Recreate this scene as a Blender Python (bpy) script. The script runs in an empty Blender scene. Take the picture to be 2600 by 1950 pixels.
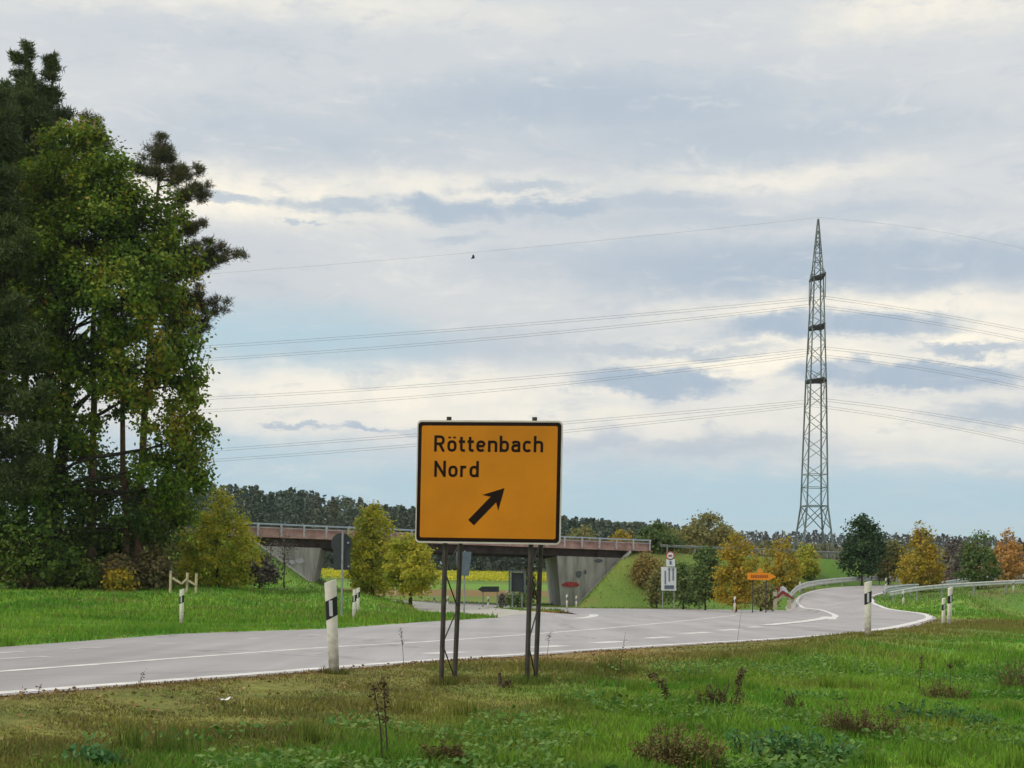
import bpy, math, random
import numpy as np
from mathutils import Matrix, Vector

# ------------------------------------------------------------------ camera
scene = bpy.context.scene
COL = scene.collection
F, PX, PY = 4000.0, 1300.0, 1512.0            # focal length and principal point in photo pixels (2600 wide)
ROLL = math.radians(0.8)
CZ = 0.85
cam_data = bpy.data.cameras.new('camera')
cam = bpy.data.objects.new('camera', cam_data)
COL.objects.link(cam)
cam_data.sensor_fit = 'HORIZONTAL'
cam_data.sensor_width = 36.0
cam_data.lens = 36.0 * F / 2600.0
cam_data.shift_y = (PY - 975.0) / 2600.0
cam_data.clip_start = 0.1
cam_data.clip_end = 20000.0
cr, sr = math.cos(ROLL), math.sin(ROLL)
cam.matrix_world = Matrix(((cr, -sr, 0, 0), (0, 0, -1, 0), (sr, cr, 0, CZ), (0, 0, 0, 1)))
scene.camera = cam

# ------------------------------------------------------------------ world: cloudy sky
SUN_EL, SUN_AZ = math.radians(40), math.radians(-118)   # azimuth from +Y, clockwise seen from above
world = bpy.data.worlds.new('World')
scene.world = world
world.use_nodes = True
wn, wl = world.node_tree.nodes, world.node_tree.links
wn.clear()

def wnode(t, **kw):
    n = wn.new(t)
    for k, v in kw.items():
        setattr(n, k, v)
    return n

def wset(sock, v):
    if isinstance(v, bpy.types.NodeSocket):
        wl.new(v, sock)
    else:
        sock.default_value = v

def wmath(op, a, b=0.0, c=0.0, clamp=False):
    n = wnode('ShaderNodeMath', operation=op, use_clamp=clamp)
    wset(n.inputs[0], a); wset(n.inputs[1], b); wset(n.inputs[2], c)
    return n.outputs[0]

def wrange(v, a, b, c=0.0, d=1.0):
    n = wnode('ShaderNodeMapRange', interpolation_type='SMOOTHSTEP')
    wset(n.inputs[0], v)
    for i, q in enumerate((a, b, c, d)):
        n.inputs[i + 1].default_value = q
    return n.outputs[0]

def wmix(fac, a, b):
    n = wnode('ShaderNodeMix', data_type='RGBA')
    wset(n.inputs[0], fac)
    wset(n.inputs[6], a if isinstance(a, bpy.types.NodeSocket) else (*a, 1))
    wset(n.inputs[7], b if isinstance(b, bpy.types.NodeSocket) else (*b, 1))
    return n.outputs[2]

def wnoise(vec, scale, detail=4, rough=0.55, dist=0.0):
    n = wnode('ShaderNodeTexNoise')
    wl.new(vec, n.inputs['Vector'])
    n.inputs['Scale'].default_value = scale
    n.inputs['Detail'].default_value = detail
    n.inputs['Roughness'].default_value = rough
    n.inputs['Distortion'].default_value = dist
    return n.outputs['Fac'], n.outputs['Color']

tc = wnode('ShaderNodeTexCoord')
sep = wnode('ShaderNodeSeparateXYZ')
wl.new(tc.outputs['Generated'], sep.inputs[0])
az = wmath('ARCTAN2', sep.outputs[0], sep.outputs[1])
el = wmath('ARCSINE', sep.outputs[2])
ang = wnode('ShaderNodeCombineXYZ')
wl.new(az, ang.inputs[0]); wl.new(el, ang.inputs[1])
den = wmath('ADD', wmath('MAXIMUM', sep.outputs[2], 0.0), 0.10)
pl = wnode('ShaderNodeCombineXYZ')
wl.new(wmath('DIVIDE', sep.outputs[0], den), pl.inputs[0])
wl.new(wmath('DIVIDE', sep.outputs[1], den), pl.inputs[1])
# warped direction for ragged cloud edges
_, wc = wnoise(tc.outputs['Generated'], 14.0, 6, 0.62)
wv = wnode('ShaderNodeVectorMath', operation='SUBTRACT')
wl.new(wc, wv.inputs[0]); wv.inputs[1].default_value = (0.5, 0.5, 0.5)
wv2 = wnode('ShaderNodeVectorMath', operation='MULTIPLY_ADD')
wl.new(wv.outputs[0], wv2.inputs[0]); wv2.inputs[1].default_value = (0.10, 0.030, 0); wl.new(ang.outputs[0], wv2.inputs[2])
st = wnode('ShaderNodeVectorMath', operation='MULTIPLY')
wl.new(tc.outputs['Generated'], st.inputs[0]); st.inputs[1].default_value = (1.0, 1.0, 3.2)
_, wc2 = wnoise(st.outputs[0], 40.0, 7, 0.68)
wv3 = wnode('ShaderNodeVectorMath', operation='SUBTRACT')
wl.new(wc2, wv3.inputs[0]); wv3.inputs[1].default_value = (0.5, 0.5, 0.5)
wv4 = wnode('ShaderNodeVectorMath', operation='MULTIPLY_ADD')
wl.new(wv3.outputs[0], wv4.inputs[0]); wv4.inputs[1].default_value = (0.060, 0.016, 0); wl.new(wv2.outputs[0], wv4.inputs[2])
WP = wv4.outputs[0]

def blobs_mask(items):
    """soft cloud patches: (photo x, y, half width, half height, softness, strength)"""
    total = None
    for x, y, w, h, soft, k in items:
        c = (math.atan((x - PX) / F), math.atan((PY + (x - PX) * math.tan(ROLL) - y) / F), 0)
        a = wnode('ShaderNodeVectorMath', operation='SUBTRACT')
        wl.new(WP, a.inputs[0]); a.inputs[1].default_value = c
        b = wnode('ShaderNodeVectorMath', operation='MULTIPLY')
        wl.new(a.outputs[0], b.inputs[0]); b.inputs[1].default_value = (F / w, F / h, 0)
        ln = wnode('ShaderNodeVectorMath', operation='LENGTH')
        wl.new(b.outputs[0], ln.inputs[0])
        m = wrange(ln.outputs[1], 1.0 + soft, max(0.0, 1.0 - soft), 0.0, k)
        total = m if total is None else wmath('MAXIMUM', total, m)
    return total

skytex = wnode('ShaderNodeTexSky', sky_type='NISHITA')
skytex.sun_disc = False
skytex.sun_elevation = SUN_EL
skytex.sun_rotation = SUN_AZ
skytex.air_density = 1.0
skytex.dust_density = 1.2
KS = 0.10                                        # background strength
def sky(r, g, b):
    return (r / KS, g / KS, b / KS)
big, _ = wnoise(pl.outputs[0], 0.55, 5, 0.55, 0.4)
mid, _ = wnoise(pl.outputs[0], 1.7, 5, 0.6, 0.6)
fine, _ = wnoise(tc.outputs['Generated'], 30.0, 5, 0.6)
pale_low = wmix(wrange(el, 0.00, 0.10), sky(0.40, 0.58, 0.66), sky(0.50, 0.62, 0.71))
clear = wmix(0.80, skytex.outputs[0], pale_low)
cloud = wmix(wrange(big, 0.35, 0.68), sky(0.70, 0.71, 0.70), sky(0.55, 0.59, 0.63))
cloud = wmix(wrange(el, 0.16, 0.32, 0.0, 0.55), cloud, sky(0.62, 0.65, 0.675))
cloud = wmix(wrange(el, 0.34, 1.3), cloud, sky(0.98, 1.0, 1.02))  # unseen upper cloud brightened towards the zenith, added to lift light on the ground
cover = wmath('MAXIMUM', wrange(el, 0.055, 0.11), wmath('MULTIPLY', wrange(el, 0.035, 0.075), wrange(mid, 0.38, 0.62)))
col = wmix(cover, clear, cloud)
# thin cloud glowing cream, in the bands where the layer breaks
cream = blobs_mask([(620, 520, 330, 60, 0.9, 0.95), (1050, 470, 420, 34, 0.9, 0.6), (1950, 460, 260, 26, 0.9, 0.55), (2260, 800, 420, 42, 0.8, 0.9),
                    (2480, 890, 240, 70, 0.8, 1.0), (1900, 935, 300, 55, 0.8, 0.95), (1000, 1000, 560, 60, 0.9, 0.8), (2150, 1080, 620, 70, 0.9, 0.55),
                    (2330, 70, 260, 50, 0.9, 0.7), (480, 25, 700, 40, 0.9, 0.5), (1300, 1060, 500, 40, 0.9, 0.7), (700, 1060, 380, 50, 0.9, 0.5)])
cream = wmath('MULTIPLY', cream, wrange(fine, 0.25, 0.6, 0.6, 1.0))
col = wmix(cream, col, sky(1.0, 0.925, 0.77))
# grey-blue cloud undersides
dark = blobs_mask([(1480, 270, 620, 75, 0.75, 0.75), (1900, 350, 560, 65, 0.8, 0.6), (700, 345, 420, 60, 0.9, 0.5), (520, 130, 520, 60, 0.9, 0.25),
                   (620, 518, 130, 13, 0.6, 0.8), (850, 527, 120, 26, 0.5, 0.8), (1160, 522, 180, 26, 0.45, 0.95), (1430, 512, 140, 24, 0.5, 0.9),
                   (1320, 462, 130, 14, 0.6, 0.7), (1640, 515, 200, 24, 0.6, 0.6), (735, 583, 22, 8, 0.6, 0.7), (795, 583, 24, 7, 0.6, 0.7), (1170, 592, 110, 12, 0.7, 0.6),
                   (1900, 560, 500, 26, 0.8, 0.5), (2150, 690, 760, 70, 0.6, 0.9), (1650, 660, 380, 40, 0.8, 0.6),
                   (2090, 845, 300, 34, 0.4, 1.0), (1700, 900, 240, 14, 0.7, 0.7), (1640, 975, 170, 40, 0.35, 1.0), (2270, 975, 330, 32, 0.35, 1.0),
                   (2440, 915, 150, 16, 0.5, 0.9), (1150, 890, 420, 40, 0.9, 0.5), (760, 1088, 90, 7, 0.5, 0.8), (925, 1091, 80, 8, 0.5, 0.9),
                   (2520, 1070, 160, 26, 0.6, 0.8), (1700, 1135, 320, 22, 0.7, 0.6), (1080, 1095, 130, 7, 0.6, 0.5)])
dark = wmath('MULTIPLY', dark, wrange(fine, 0.2, 0.55, 0.7, 1.0))
col = wmix(dark, col, sky(0.405, 0.49, 0.585))
# openings to the pale blue behind
blue = blobs_mask([(620, 860, 420, 70, 0.8, 0.8), (1500, 1260, 1600, 75, 0.6, 0.8), (500, 1170, 420, 50, 0.8, 0.7)])
col = wmix(blue, col, sky(0.42, 0.595, 0.68))
# fine cloud grain over everything but the clear band
grain, _ = wnoise(st.outputs[0], 22.0, 8, 0.66, 0.5)
col = wmix(wmath('MULTIPLY', wrange(grain, 0.52, 0.74), wmath('MULTIPLY', cover, 0.38)), col, sky(0.86, 0.83, 0.77))
col = wmix(wmath('MULTIPLY', wrange(grain, 0.48, 0.28), wmath('MULTIPLY', cover, 0.45)), col, sky(0.45, 0.52, 0.60))
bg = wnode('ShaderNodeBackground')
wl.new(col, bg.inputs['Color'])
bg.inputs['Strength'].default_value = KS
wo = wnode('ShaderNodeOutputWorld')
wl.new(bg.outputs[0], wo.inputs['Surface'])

# ------------------------------------------------------------------ sun behind cloud
sun_data = bpy.data.lights.new('sun', 'SUN')
sun_data.energy = 1.5
sun_data.angle = math.radians(14)
sun_data.color = (1.0, 0.95, 0.87)
sun = bpy.data.objects.new('sun', sun_data)
COL.objects.link(sun)
sd = Vector((math.sin(SUN_AZ) * math.cos(SUN_EL), math.cos(SUN_AZ) * math.cos(SUN_EL), math.sin(SUN_EL)))
sun.rotation_euler = sd.to_track_quat('Z', 'Y').to_euler()
vs = scene.view_settings
vs.view_transform = 'Standard'
vs.look = 'None'
vs.exposure = 0.12
vs.gamma = 1.0
vs.use_curve_mapping = False
scene.cycles.use_denoising = True
scene.cycles.max_bounces = 5
scene.cycles.diffuse_bounces = 3
scene.cycles.volume_bounces = 0
scene.cycles.use_adaptive_sampling = True
scene.cycles.adaptive_threshold = 0.02
scene.cycles.transparent_max_bounces = 8

# ------------------------------------------------------------------ helpers
RNG = np.random.default_rng(7)
random.seed(7)

def P(px, py, Y):
    """point seen at a photo pixel, at depth Y metres"""
    dx, dy = (px - PX) / F, (PY - py) / F
    return Vector(((dx * cr - dy * sr) * Y, Y, CZ + (dx * sr + dy * cr) * Y))

def G(px, py, z=0.0):
    """point on the level z seen at a photo pixel"""
    dx, dy = (px - PX) / F, (PY - py) / F
    s = dx * sr + dy * cr
    Y = (z - CZ) / s
    return Vector(((dx * cr - dy * sr) * Y, Y, z))

def hash2(ix, iy, seed):
    h = (ix.astype(np.int64) * 374761393 + iy.astype(np.int64) * 668265263 + seed * 2147483647) & 0x7fffffff
    h = ((h ^ (h >> 13)) * 1274126177) & 0x7fffffff
    h = h ^ (h >> 16)
    return (h & 0xffff) / 65535.0

def vnoise(x, y, seed=0):
    x = np.asarray(x, float); y = np.asarray(y, float)
    ix, iy = np.floor(x), np.floor(y)
    fx, fy = x - ix, y - iy
    fx = fx * fx * (3 - 2 * fx); fy = fy * fy * (3 - 2 * fy)
    a = hash2(ix, iy, seed); b = hash2(ix + 1, iy, seed); c = hash2(ix, iy + 1, seed); d = hash2(ix + 1, iy + 1, seed)
    return (a * (1 - fx) + b * fx) * (1 - fy) + (c * (1 - fx) + d * fx) * fy

def fbm(x, y, seed=0, octaves=4):
    s, a, t = 0.0, 0.5, 0.0
    for o in range(octaves):
        s = s + a * vnoise(x * 2 ** o, y * 2 ** o, seed + o * 17); t += a; a *= 0.5
    return s / t

def sstep(a, b, x):
    t = np.clip((np.asarray(x, float) - a) / (b - a), 0, 1)
    return t * t * (3 - 2 * t)

def tag(o, label=None, cat=None, group=None, kind=None):
    if label: o['label'] = label
    if cat: o['category'] = cat
    if group: o['group'] = group
    if kind: o['kind'] = kind
    return o

def empty(name, loc, label=None, cat=None, group=None):
    o = bpy.data.objects.new(name, None)
    COL.objects.link(o)
    o.location = loc
    o.empty_display_size = 0.1
    return tag(o, label, cat, group)

def link_mesh(name, me, mat=None, parent=None, world_space=True):
    o = bpy.data.objects.new(name, me)
    COL.objects.link(o)
    if mat is not None and not me.materials:
        me.materials.append(mat)
    if parent is not None:
        o.parent = parent
        if world_space:
            if parent.type == 'EMPTY':          # empties stand at their world position, meshes of unique things at the origin
                o.matrix_parent_inverse = Matrix.Translation(-parent.location)
    return o

class MB:
    def __init__(self): self.v = []; self.f = []
    def add(self, vs_, fs_):
        n = len(self.v); self.v += [tuple(p) for p in vs_]; self.f += [tuple(i + n for i in f) for f in fs_]; return self
    def box(self, c, s, mat=None):
        c = Vector(c); x, y, z = s[0] / 2, s[1] / 2, s[2] / 2
        pts = [Vector((a * x, b * y, d * z)) for d in (-1, 1) for b in (-1, 1) for a in (-1, 1)]
        if mat is not None: pts = [mat @ p for p in pts]
        return self.add([c + p for p in pts], [(0, 2, 3, 1), (4, 5, 7, 6), (0, 1, 5, 4), (2, 6, 7, 3), (0, 4, 6, 2), (1, 3, 7, 5)])
    def bar(self, p, q, w, h=None, up=(0, 0, 1)):
        p, q = Vector(p), Vector(q); h = h or w
        d = (q - p).normalized(); u = Vector(up)
        if abs(d.dot(u)) > 0.98: u = Vector((0, 1, 0))
        a = d.cross(u).normalized(); b = a.cross(d).normalized()
        pts = []
        for e in (p, q):
            for sa, sb in ((-1, -1), (1, -1), (1, 1), (-1, 1)):
                pts.append(e + a * (sa * w / 2) + b * (sb * h / 2))
        return self.add(pts, [(3, 2, 1, 0), (4, 5, 6, 7), (0, 1, 5, 4), (1, 2, 6, 5), (2, 3, 7, 6), (3, 0, 4, 7)])
    def tube(self, pts, rad, n=8, cap=True):
        pts = [Vector(p) for p in pts]
        if not hasattr(rad, '__len__'): rad = [rad] * len(pts)
        base = len(self.v); rings = []
        for i, p in enumerate(pts):
            d = (pts[min(i + 1, len(pts) - 1)] - pts[max(i - 1, 0)]).normalized()
            u = Vector((0, 1, 0)) if abs(d.z) > 0.8 else Vector((0, 0, 1))
            a = d.cross(u).normalized(); b = a.cross(d)
            rings.append([p + a * (math.cos(2 * math.pi * k / n) * rad[i]) + b * (math.sin(2 * math.pi * k / n) * rad[i]) for k in range(n)])
        for r in rings: self.v += [tuple(p) for p in r]
        for i in range(len(pts) - 1):
            for k in range(n):
                k2 = (k + 1) % n
                self.f.append((base + i * n + k, base + i * n + k2, base + (i + 1) * n + k2, base + (i + 1) * n + k))
        if cap:
            self.f.append(tuple(base + k for k in range(n))[::-1])
            self.f.append(tuple(base + (len(pts) - 1) * n + k for k in range(n)))
        return self
    def prism(self, poly, off):
        """extrude a 3D polygon by vector off"""
        poly = [Vector(p) for p in poly]; off = Vector(off); n = len(poly)
        self.add(poly + [p + off for p in poly],
                 [tuple(range(n))[::-1], tuple(range(n, 2 * n))] + [(i, (i + 1) % n, n + (i + 1) % n, n + i) for i in range(n)])
        return self
    def mesh(self, name, smooth=False):
        me = bpy.data.meshes.new(name)
        me.from_pydata(self.v, [], self.f)
        me.update()
        if smooth: me.polygons.foreach_set('use_smooth', [True] * len(me.polygons))
        return me
    def build(self, name, mat, parent=None, smooth=False, world_space=True):
        return link_mesh(name, self.mesh(name, smooth), mat, parent, world_space)

def np_mesh(name, verts, faces, mat=None, cols=None):
    """verts (N,3), faces (M,k) arrays"""
    me = bpy.data.meshes.new(name)
    verts = np.ascontiguousarray(verts, dtype=np.float32); faces = np.ascontiguousarray(faces, dtype=np.int32)
    m, k = faces.shape
    me.vertices.add(len(verts)); me.vertices.foreach_set('co', verts.ravel())
    me.loops.add(m * k); me.loops.foreach_set('vertex_index', faces.ravel())
    me.polygons.add(m)
    me.polygons.foreach_set('loop_start', np.arange(0, m * k, k, dtype=np.int32))
    me.update(calc_edges=True)
    if cols is not None:
        at = me.color_attributes.new('Col', 'FLOAT_COLOR', 'POINT')
        c4 = np.ones((len(verts), 4), np.float32); c4[:, :3] = cols
        at.data.foreach_set('color', c4.ravel())
    if mat: me.materials.append(mat)
    return me

# ------------------------------------------------------------------ materials
def new_mat(name):
    m = bpy.data.materials.new(name); m.use_nodes = True
    nt = m.node_tree; nt.nodes.clear()
    out = nt.nodes.new('ShaderNodeOutputMaterial')
    return m, nt, out

def simple(name, col, rough=0.6, metal=0.0, var=0.12, scale=6.0, spec=0.4, bump=0.0):
    m, nt, out = new_mat(name)
    b = nt.nodes.new('ShaderNodeBsdfPrincipled')
    tcn = nt.nodes.new('ShaderNodeTexCoord')
    nz = nt.nodes.new('ShaderNodeTexNoise'); nz.inputs['Scale'].default_value = scale; nz.inputs['Detail'].default_value = 6
    nt.links.new(tcn.outputs['Object'], nz.inputs['Vector'])
    rp = nt.nodes.new('ShaderNodeValToRGB')
    rp.color_ramp.elements[0].position = 0.3; rp.color_ramp.elements[1].position = 0.7
    rp.color_ramp.elements[0].color = (*[c * (1 - var) for c in col], 1)
    rp.color_ramp.elements[1].color = (*[min(1, c * (1 + var)) for c in col], 1)
    nt.links.new(nz.outputs['Fac'], rp.inputs[0])
    nt.links.new(rp.outputs[0], b.inputs['Base Color'])
    b.inputs['Roughness'].default_value = rough; b.inputs['Metallic'].default_value = metal
    b.inputs['Specular IOR Level'].default_value = spec
    if bump:
        bp = nt.nodes.new('ShaderNodeBump'); bp.inputs['Strength'].default_value = bump; bp.inputs['Distance'].default_value = 0.02
        nt.links.new(nz.outputs['Fac'], bp.inputs['Height']); nt.links.new(bp.outputs[0], b.inputs['Normal'])
    nt.links.new(b.outputs[0], out.inputs['Surface'])
    return m

def foliage(name, cols, transl=0.35, patch=0.35, pscale=0.5):
    """leaf material: each leaf takes its own tint, with broad patches over the crown"""
    m, nt, out = new_mat(name)
    geo = nt.nodes.new('ShaderNodeNewGeometry')
    tcn = nt.nodes.new('ShaderNodeTexCoord')
    nz = nt.nodes.new('ShaderNodeTexNoise'); nz.inputs['Scale'].default_value = pscale; nz.inputs['Detail'].default_value = 3
    nt.links.new(tcn.outputs['Object'], nz.inputs['Vector'])
    mr = nt.nodes.new('ShaderNodeMapRange'); mr.inputs[1].default_value = 0.3; mr.inputs[2].default_value = 0.7
    nt.links.new(nz.outputs['Fac'], mr.inputs[0])
    mx = nt.nodes.new('ShaderNodeMix'); mx.data_type = 'FLOAT'; mx.inputs[0].default_value = patch
    nt.links.new(geo.outputs['Random Per Island'], mx.inputs[2]); nt.links.new(mr.outputs[0], mx.inputs[3])
    rp = nt.nodes.new('ShaderNodeValToRGB')
    els = rp.color_ramp.elements
    n = len(cols)
    els[0].position = 0.12; els[0].color = (*cols[0], 1)
    els[1].position = 0.88; els[1].color = (*cols[-1], 1)
    for i in range(1, n - 1):
        e = els.new(0.12 + 0.76 * i / (n - 1)); e.color = (*cols[i], 1)
    nt.links.new(mx.outputs[0], rp.inputs[0])
    d = nt.nodes.new('ShaderNodeBsdfPrincipled'); d.inputs['Roughness'].default_value = 0.6; d.inputs['Specular IOR Level'].default_value = 0.25
    t = nt.nodes.new('ShaderNodeBsdfTranslucent')
    ms = nt.nodes.new('ShaderNodeMixShader'); ms.inputs[0].default_value = transl
    nt.links.new(rp.outputs[0], d.inputs['Base Color']); nt.links.new(rp.outputs[0], t.inputs['Color'])
    nt.links.new(d.outputs[0], ms.inputs[1]); nt.links.new(t.outputs[0], ms.inputs[2])
    nt.links.new(ms.outputs[0], out.inputs['Surface'])
    return m

def attr_mat(name, fine_scale=9.0, var=0.35, transl=0.0, bump=0.0):
    """colour from the mesh's own colour layer, with fine grain"""
    m, nt, out = new_mat(name)
    at = nt.nodes.new('ShaderNodeVertexColor'); at.layer_name = 'Col'
    tcn = nt.nodes.new('ShaderNodeTexCoord')
    nz = nt.nodes.new('ShaderNodeTexNoise'); nz.inputs['Scale'].default_value = fine_scale; nz.inputs['Detail'].default_value = 8; nz.inputs['Roughness'].default_value = 0.7
    nt.links.new(tcn.outputs['Object'], nz.inputs['Vector'])
    mr = nt.nodes.new('ShaderNodeMapRange'); mr.inputs[1].default_value = 0.3; mr.inputs[2].default_value = 0.7
    mr.inputs[3].default_value = 1 - var; mr.inputs[4].default_value = 1 + var
    nt.links.new(nz.outputs['Fac'], mr.inputs[0])
    sc = nt.nodes.new('ShaderNodeVectorMath'); sc.operation = 'SCALE'
    nt.links.new(at.outputs[0], sc.inputs[0]); nt.links.new(mr.outputs[0], sc.inputs['Scale'])
    d = nt.nodes.new('ShaderNodeBsdfPrincipled'); d.inputs['Roughness'].default_value = 0.85; d.inputs['Specular IOR Level'].default_value = 0.15
    nt.links.new(sc.outputs[0], d.inputs['Base Color'])
    if bump:
        bp = nt.nodes.new('ShaderNodeBump'); bp.inputs['Strength'].default_value = bump; bp.inputs['Distance'].default_value = 0.06
        nt.links.new(nz.outputs['Fac'], bp.inputs['Height']); nt.links.new(bp.outputs[0], d.inputs['Normal'])
    if transl:
        t = nt.nodes.new('ShaderNodeBsdfTranslucent'); nt.links.new(sc.outputs[0], t.inputs['Color'])
        ms = nt.nodes.new('ShaderNodeMixShader'); ms.inputs[0].default_value = transl
        nt.links.new(d.outputs[0], ms.inputs[1]); nt.links.new(t.outputs[0], ms.inputs[2]); nt.links.new(ms.outputs[0], out.inputs['Surface'])
    else:
        nt.links.new(d.outputs[0], out.inputs['Surface'])
    return m

def asphalt(name, c0, c1, rough=0.5):
    m, nt, out = new_mat(name)
    b = nt.nodes.new('ShaderNodeBsdfPrincipled')
    tcn = nt.nodes.new('ShaderNodeTexCoord')
    def nz(scale, detail, mp=None, ro=0.6):
        n = nt.nodes.new('ShaderNodeTexNoise'); n.inputs['Scale'].default_value = scale; n.inputs['Detail'].default_value = detail; n.inputs['Roughness'].default_value = ro
        nt.links.new(mp.outputs[0] if mp else tcn.outputs['Object'], n.inputs['Vector']); return n.outputs['Fac']
    mp = nt.nodes.new('ShaderNodeMapping'); mp.inputs['Rotation'].default_value = (0, 0, math.radians(24.6)); mp.inputs['Scale'].default_value = (2.2, 0.10, 1)
    nt.links.new(tcn.outputs['Object'], mp.inputs[0])
    def mth(op, a, b_, c=0.0):
        n = nt.nodes.new('ShaderNodeMath'); n.operation = op
        for k, v in enumerate((a, b_, c)):
            if isinstance(v, bpy.types.NodeSocket): nt.links.new(v, n.inputs[k])
            else: n.inputs[k].default_value = v
        return n.outputs[0]
    track = nz(0.55, 3, mp)              # streaks along the lanes
    patch = nz(0.22, 5)                  # broad wear
    grit = nz(60, 3)
    f = mth('ADD', mth('MULTIPLY', track, 0.55), mth('ADD', mth('MULTIPLY', patch, 0.45), mth('MULTIPLY', grit, 0.30)))
    rp = nt.nodes.new('ShaderNodeValToRGB')
    rp.color_ramp.elements[0].position = 0.46; rp.color_ramp.elements[1].position = 0.86
    rp.color_ramp.elements[0].color = (*c0, 1); rp.color_ramp.elements[1].color = (*c1, 1)
    nt.links.new(f, rp.inputs[0])
    # tar-sealed cracks
    vo = nt.nodes.new('ShaderNodeTexVoronoi'); vo.feature = 'DISTANCE_TO_EDGE'; vo.inputs['Scale'].default_value = 0.16
    wob = nt.nodes.new('ShaderNodeTexNoise'); wob.inputs['Scale'].default_value = 0.9; wob.inputs['Detail'].default_value = 5
    nt.links.new(tcn.outputs['Object'], wob.inputs['Vector'])
    va = nt.nodes.new('ShaderNodeVectorMath'); va.operation = 'ADD'
    nt.links.new(tcn.outputs['Object'], va.inputs[0]); nt.links.new(wob.outputs['Color'], va.inputs[1]); nt.links.new(va.outputs[0], vo.inputs['Vector'])
    cr_ = nt.nodes.new('ShaderNodeMapRange'); cr_.inputs[1].default_value = 0.004; cr_.inputs[2].default_value = 0.010; cr_.inputs[3].default_value = 0.72; cr_.inputs[4].default_value = 1.0
    nt.links.new(vo.outputs['Distance'], cr_.inputs[0])
    sc = nt.nodes.new('ShaderNodeVectorMath'); sc.operation = 'SCALE'
    nt.links.new(rp.outputs[0], sc.inputs[0]); nt.links.new(cr_.outputs[0], sc.inputs['Scale'])
    nt.links.new(sc.outputs[0], b.inputs['Base Color'])
    b.inputs['Roughness'].default_value = rough
    b.inputs['Specular IOR Level'].default_value = 0.5
    bp = nt.nodes.new('ShaderNodeBump'); bp.inputs['Strength'].default_value = 0.15; bp.inputs['Distance'].default_value = 0.005
    nt.links.new(grit, bp.inputs['Height']); nt.links.new(bp.outputs[0], b.inputs['Normal'])
    nt.links.new(b.outputs[0], out.inputs['Surface'])
    return m

def graffiti_concrete(name):
    m, nt, out = new_mat(name)
    b = nt.nodes.new('ShaderNodeBsdfPrincipled'); b.inputs['Roughness'].default_value = 0.85
    tcn = nt.nodes.new('ShaderNodeTexCoord')
    n1 = nt.nodes.new('ShaderNodeTexNoise'); n1.inputs['Scale'].default_value = 0.9; n1.inputs['Detail'].default_value = 8; n1.inputs['Roughness'].default_value = 0.65
    mp = nt.nodes.new('ShaderNodeMapping'); mp.inputs['Scale'].default_value = (1.6, 1.6, 0.28)
    nt.links.new(tcn.outputs['Object'], mp.inputs[0]); nt.links.new(mp.outputs[0], n1.inputs['Vector'])
    rp = nt.nodes.new('ShaderNodeValToRGB'); e = rp.color_ramp.elements
    e[0].position = 0.3; e[0].color = (0.17, 0.16, 0.135, 1); e[1].position = 0.68; e[1].color = (0.52, 0.49, 0.45, 1)
    nt.links.new(n1.outputs['Fac'], rp.inputs[0]); nt.links.new(rp.outputs[0], b.inputs['Base Color'])
    nt.links.new(b.outputs[0], out.inputs['Surface'])
    return m

M = {}
M['asphalt'] = asphalt('asphalt', (0.245, 0.222, 0.211), (0.435, 0.402, 0.385), 0.55)
M['slip'] = asphalt('slip_lane_asphalt', (0.38, 0.35, 0.28), (0.46, 0.43, 0.35), 0.6)
M['paint'] = simple('road_paint', (0.66, 0.63, 0.58), 0.75, var=0.25, scale=3)
M['paint_worn'] = simple('worn_road_paint', (0.52, 0.49, 0.46), 0.75, var=0.3, scale=3)
M['sign_orange'] = simple('sign_orange_film', (0.555, 0.195, 0.002), 0.5, var=0.10, scale=2.2, spec=0.25)
M['sign_black'] = simple('sign_black_print', (0.012, 0.004, 0.002), 0.6, spec=0.15)
M['sign_white'] = simple('sign_white_rim', (0.55, 0.51, 0.45), 0.45, var=0.10, scale=8)
M['galv'] = simple('galvanised_steel', (0.30, 0.31, 0.31), 0.5, 0.4, var=0.2, scale=7)
M['post_steel'] = simple('weathered_post_steel', (0.050, 0.042, 0.032), 0.65, 0.2, var=0.35, scale=9)
M['post_white'] = simple('delineator_plastic', (0.70, 0.66, 0.57), 0.5, var=0.10, scale=9)
def dirty_plastic(name, col):
    m = simple(name, col, 0.55, var=0.10, scale=9); nt = m.node_tree
    b = next(n for n in nt.nodes if n.type == 'BSDF_PRINCIPLED'); src = b.inputs['Base Color'].links[0].from_socket
    tcn = next(n for n in nt.nodes if n.type == 'TEX_COORD')
    sp = nt.nodes.new('ShaderNodeSeparateXYZ'); nt.links.new(tcn.outputs['Object'], sp.inputs[0])
    nz = nt.nodes.new('ShaderNodeTexNoise'); nz.inputs['Scale'].default_value = 14; nz.inputs['Detail'].default_value = 6
    nt.links.new(tcn.outputs['Object'], nz.inputs['Vector'])
    ad = nt.nodes.new('ShaderNodeMath'); ad.operation = 'MULTIPLY_ADD'; ad.inputs[1].default_value = -0.6
    nt.links.new(nz.outputs['Fac'], ad.inputs[0]); nt.links.new(sp.outputs[2], ad.inputs[2])
    mr = nt.nodes.new('ShaderNodeMapRange'); mr.inputs[1].default_value = -0.22; mr.inputs[2].default_value = 0.10; mr.inputs[3].default_value = 0.75; mr.inputs[4].default_value = 0.0
    nt.links.new(ad.outputs[0], mr.inputs[0])
    mx = nt.nodes.new('ShaderNodeMix'); mx.data_type = 'RGBA'; mx.inputs[7].default_value = (0.16, 0.125, 0.075, 1)
    nt.links.new(mr.outputs[0], mx.inputs[0]); nt.links.new(src, mx.inputs[6]); nt.links.new(mx.outputs[2], b.inputs['Base Color'])
    return m
M['post_white'] = dirty_plastic('delineator_plastic_splashed', (0.70, 0.66, 0.57))
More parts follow.
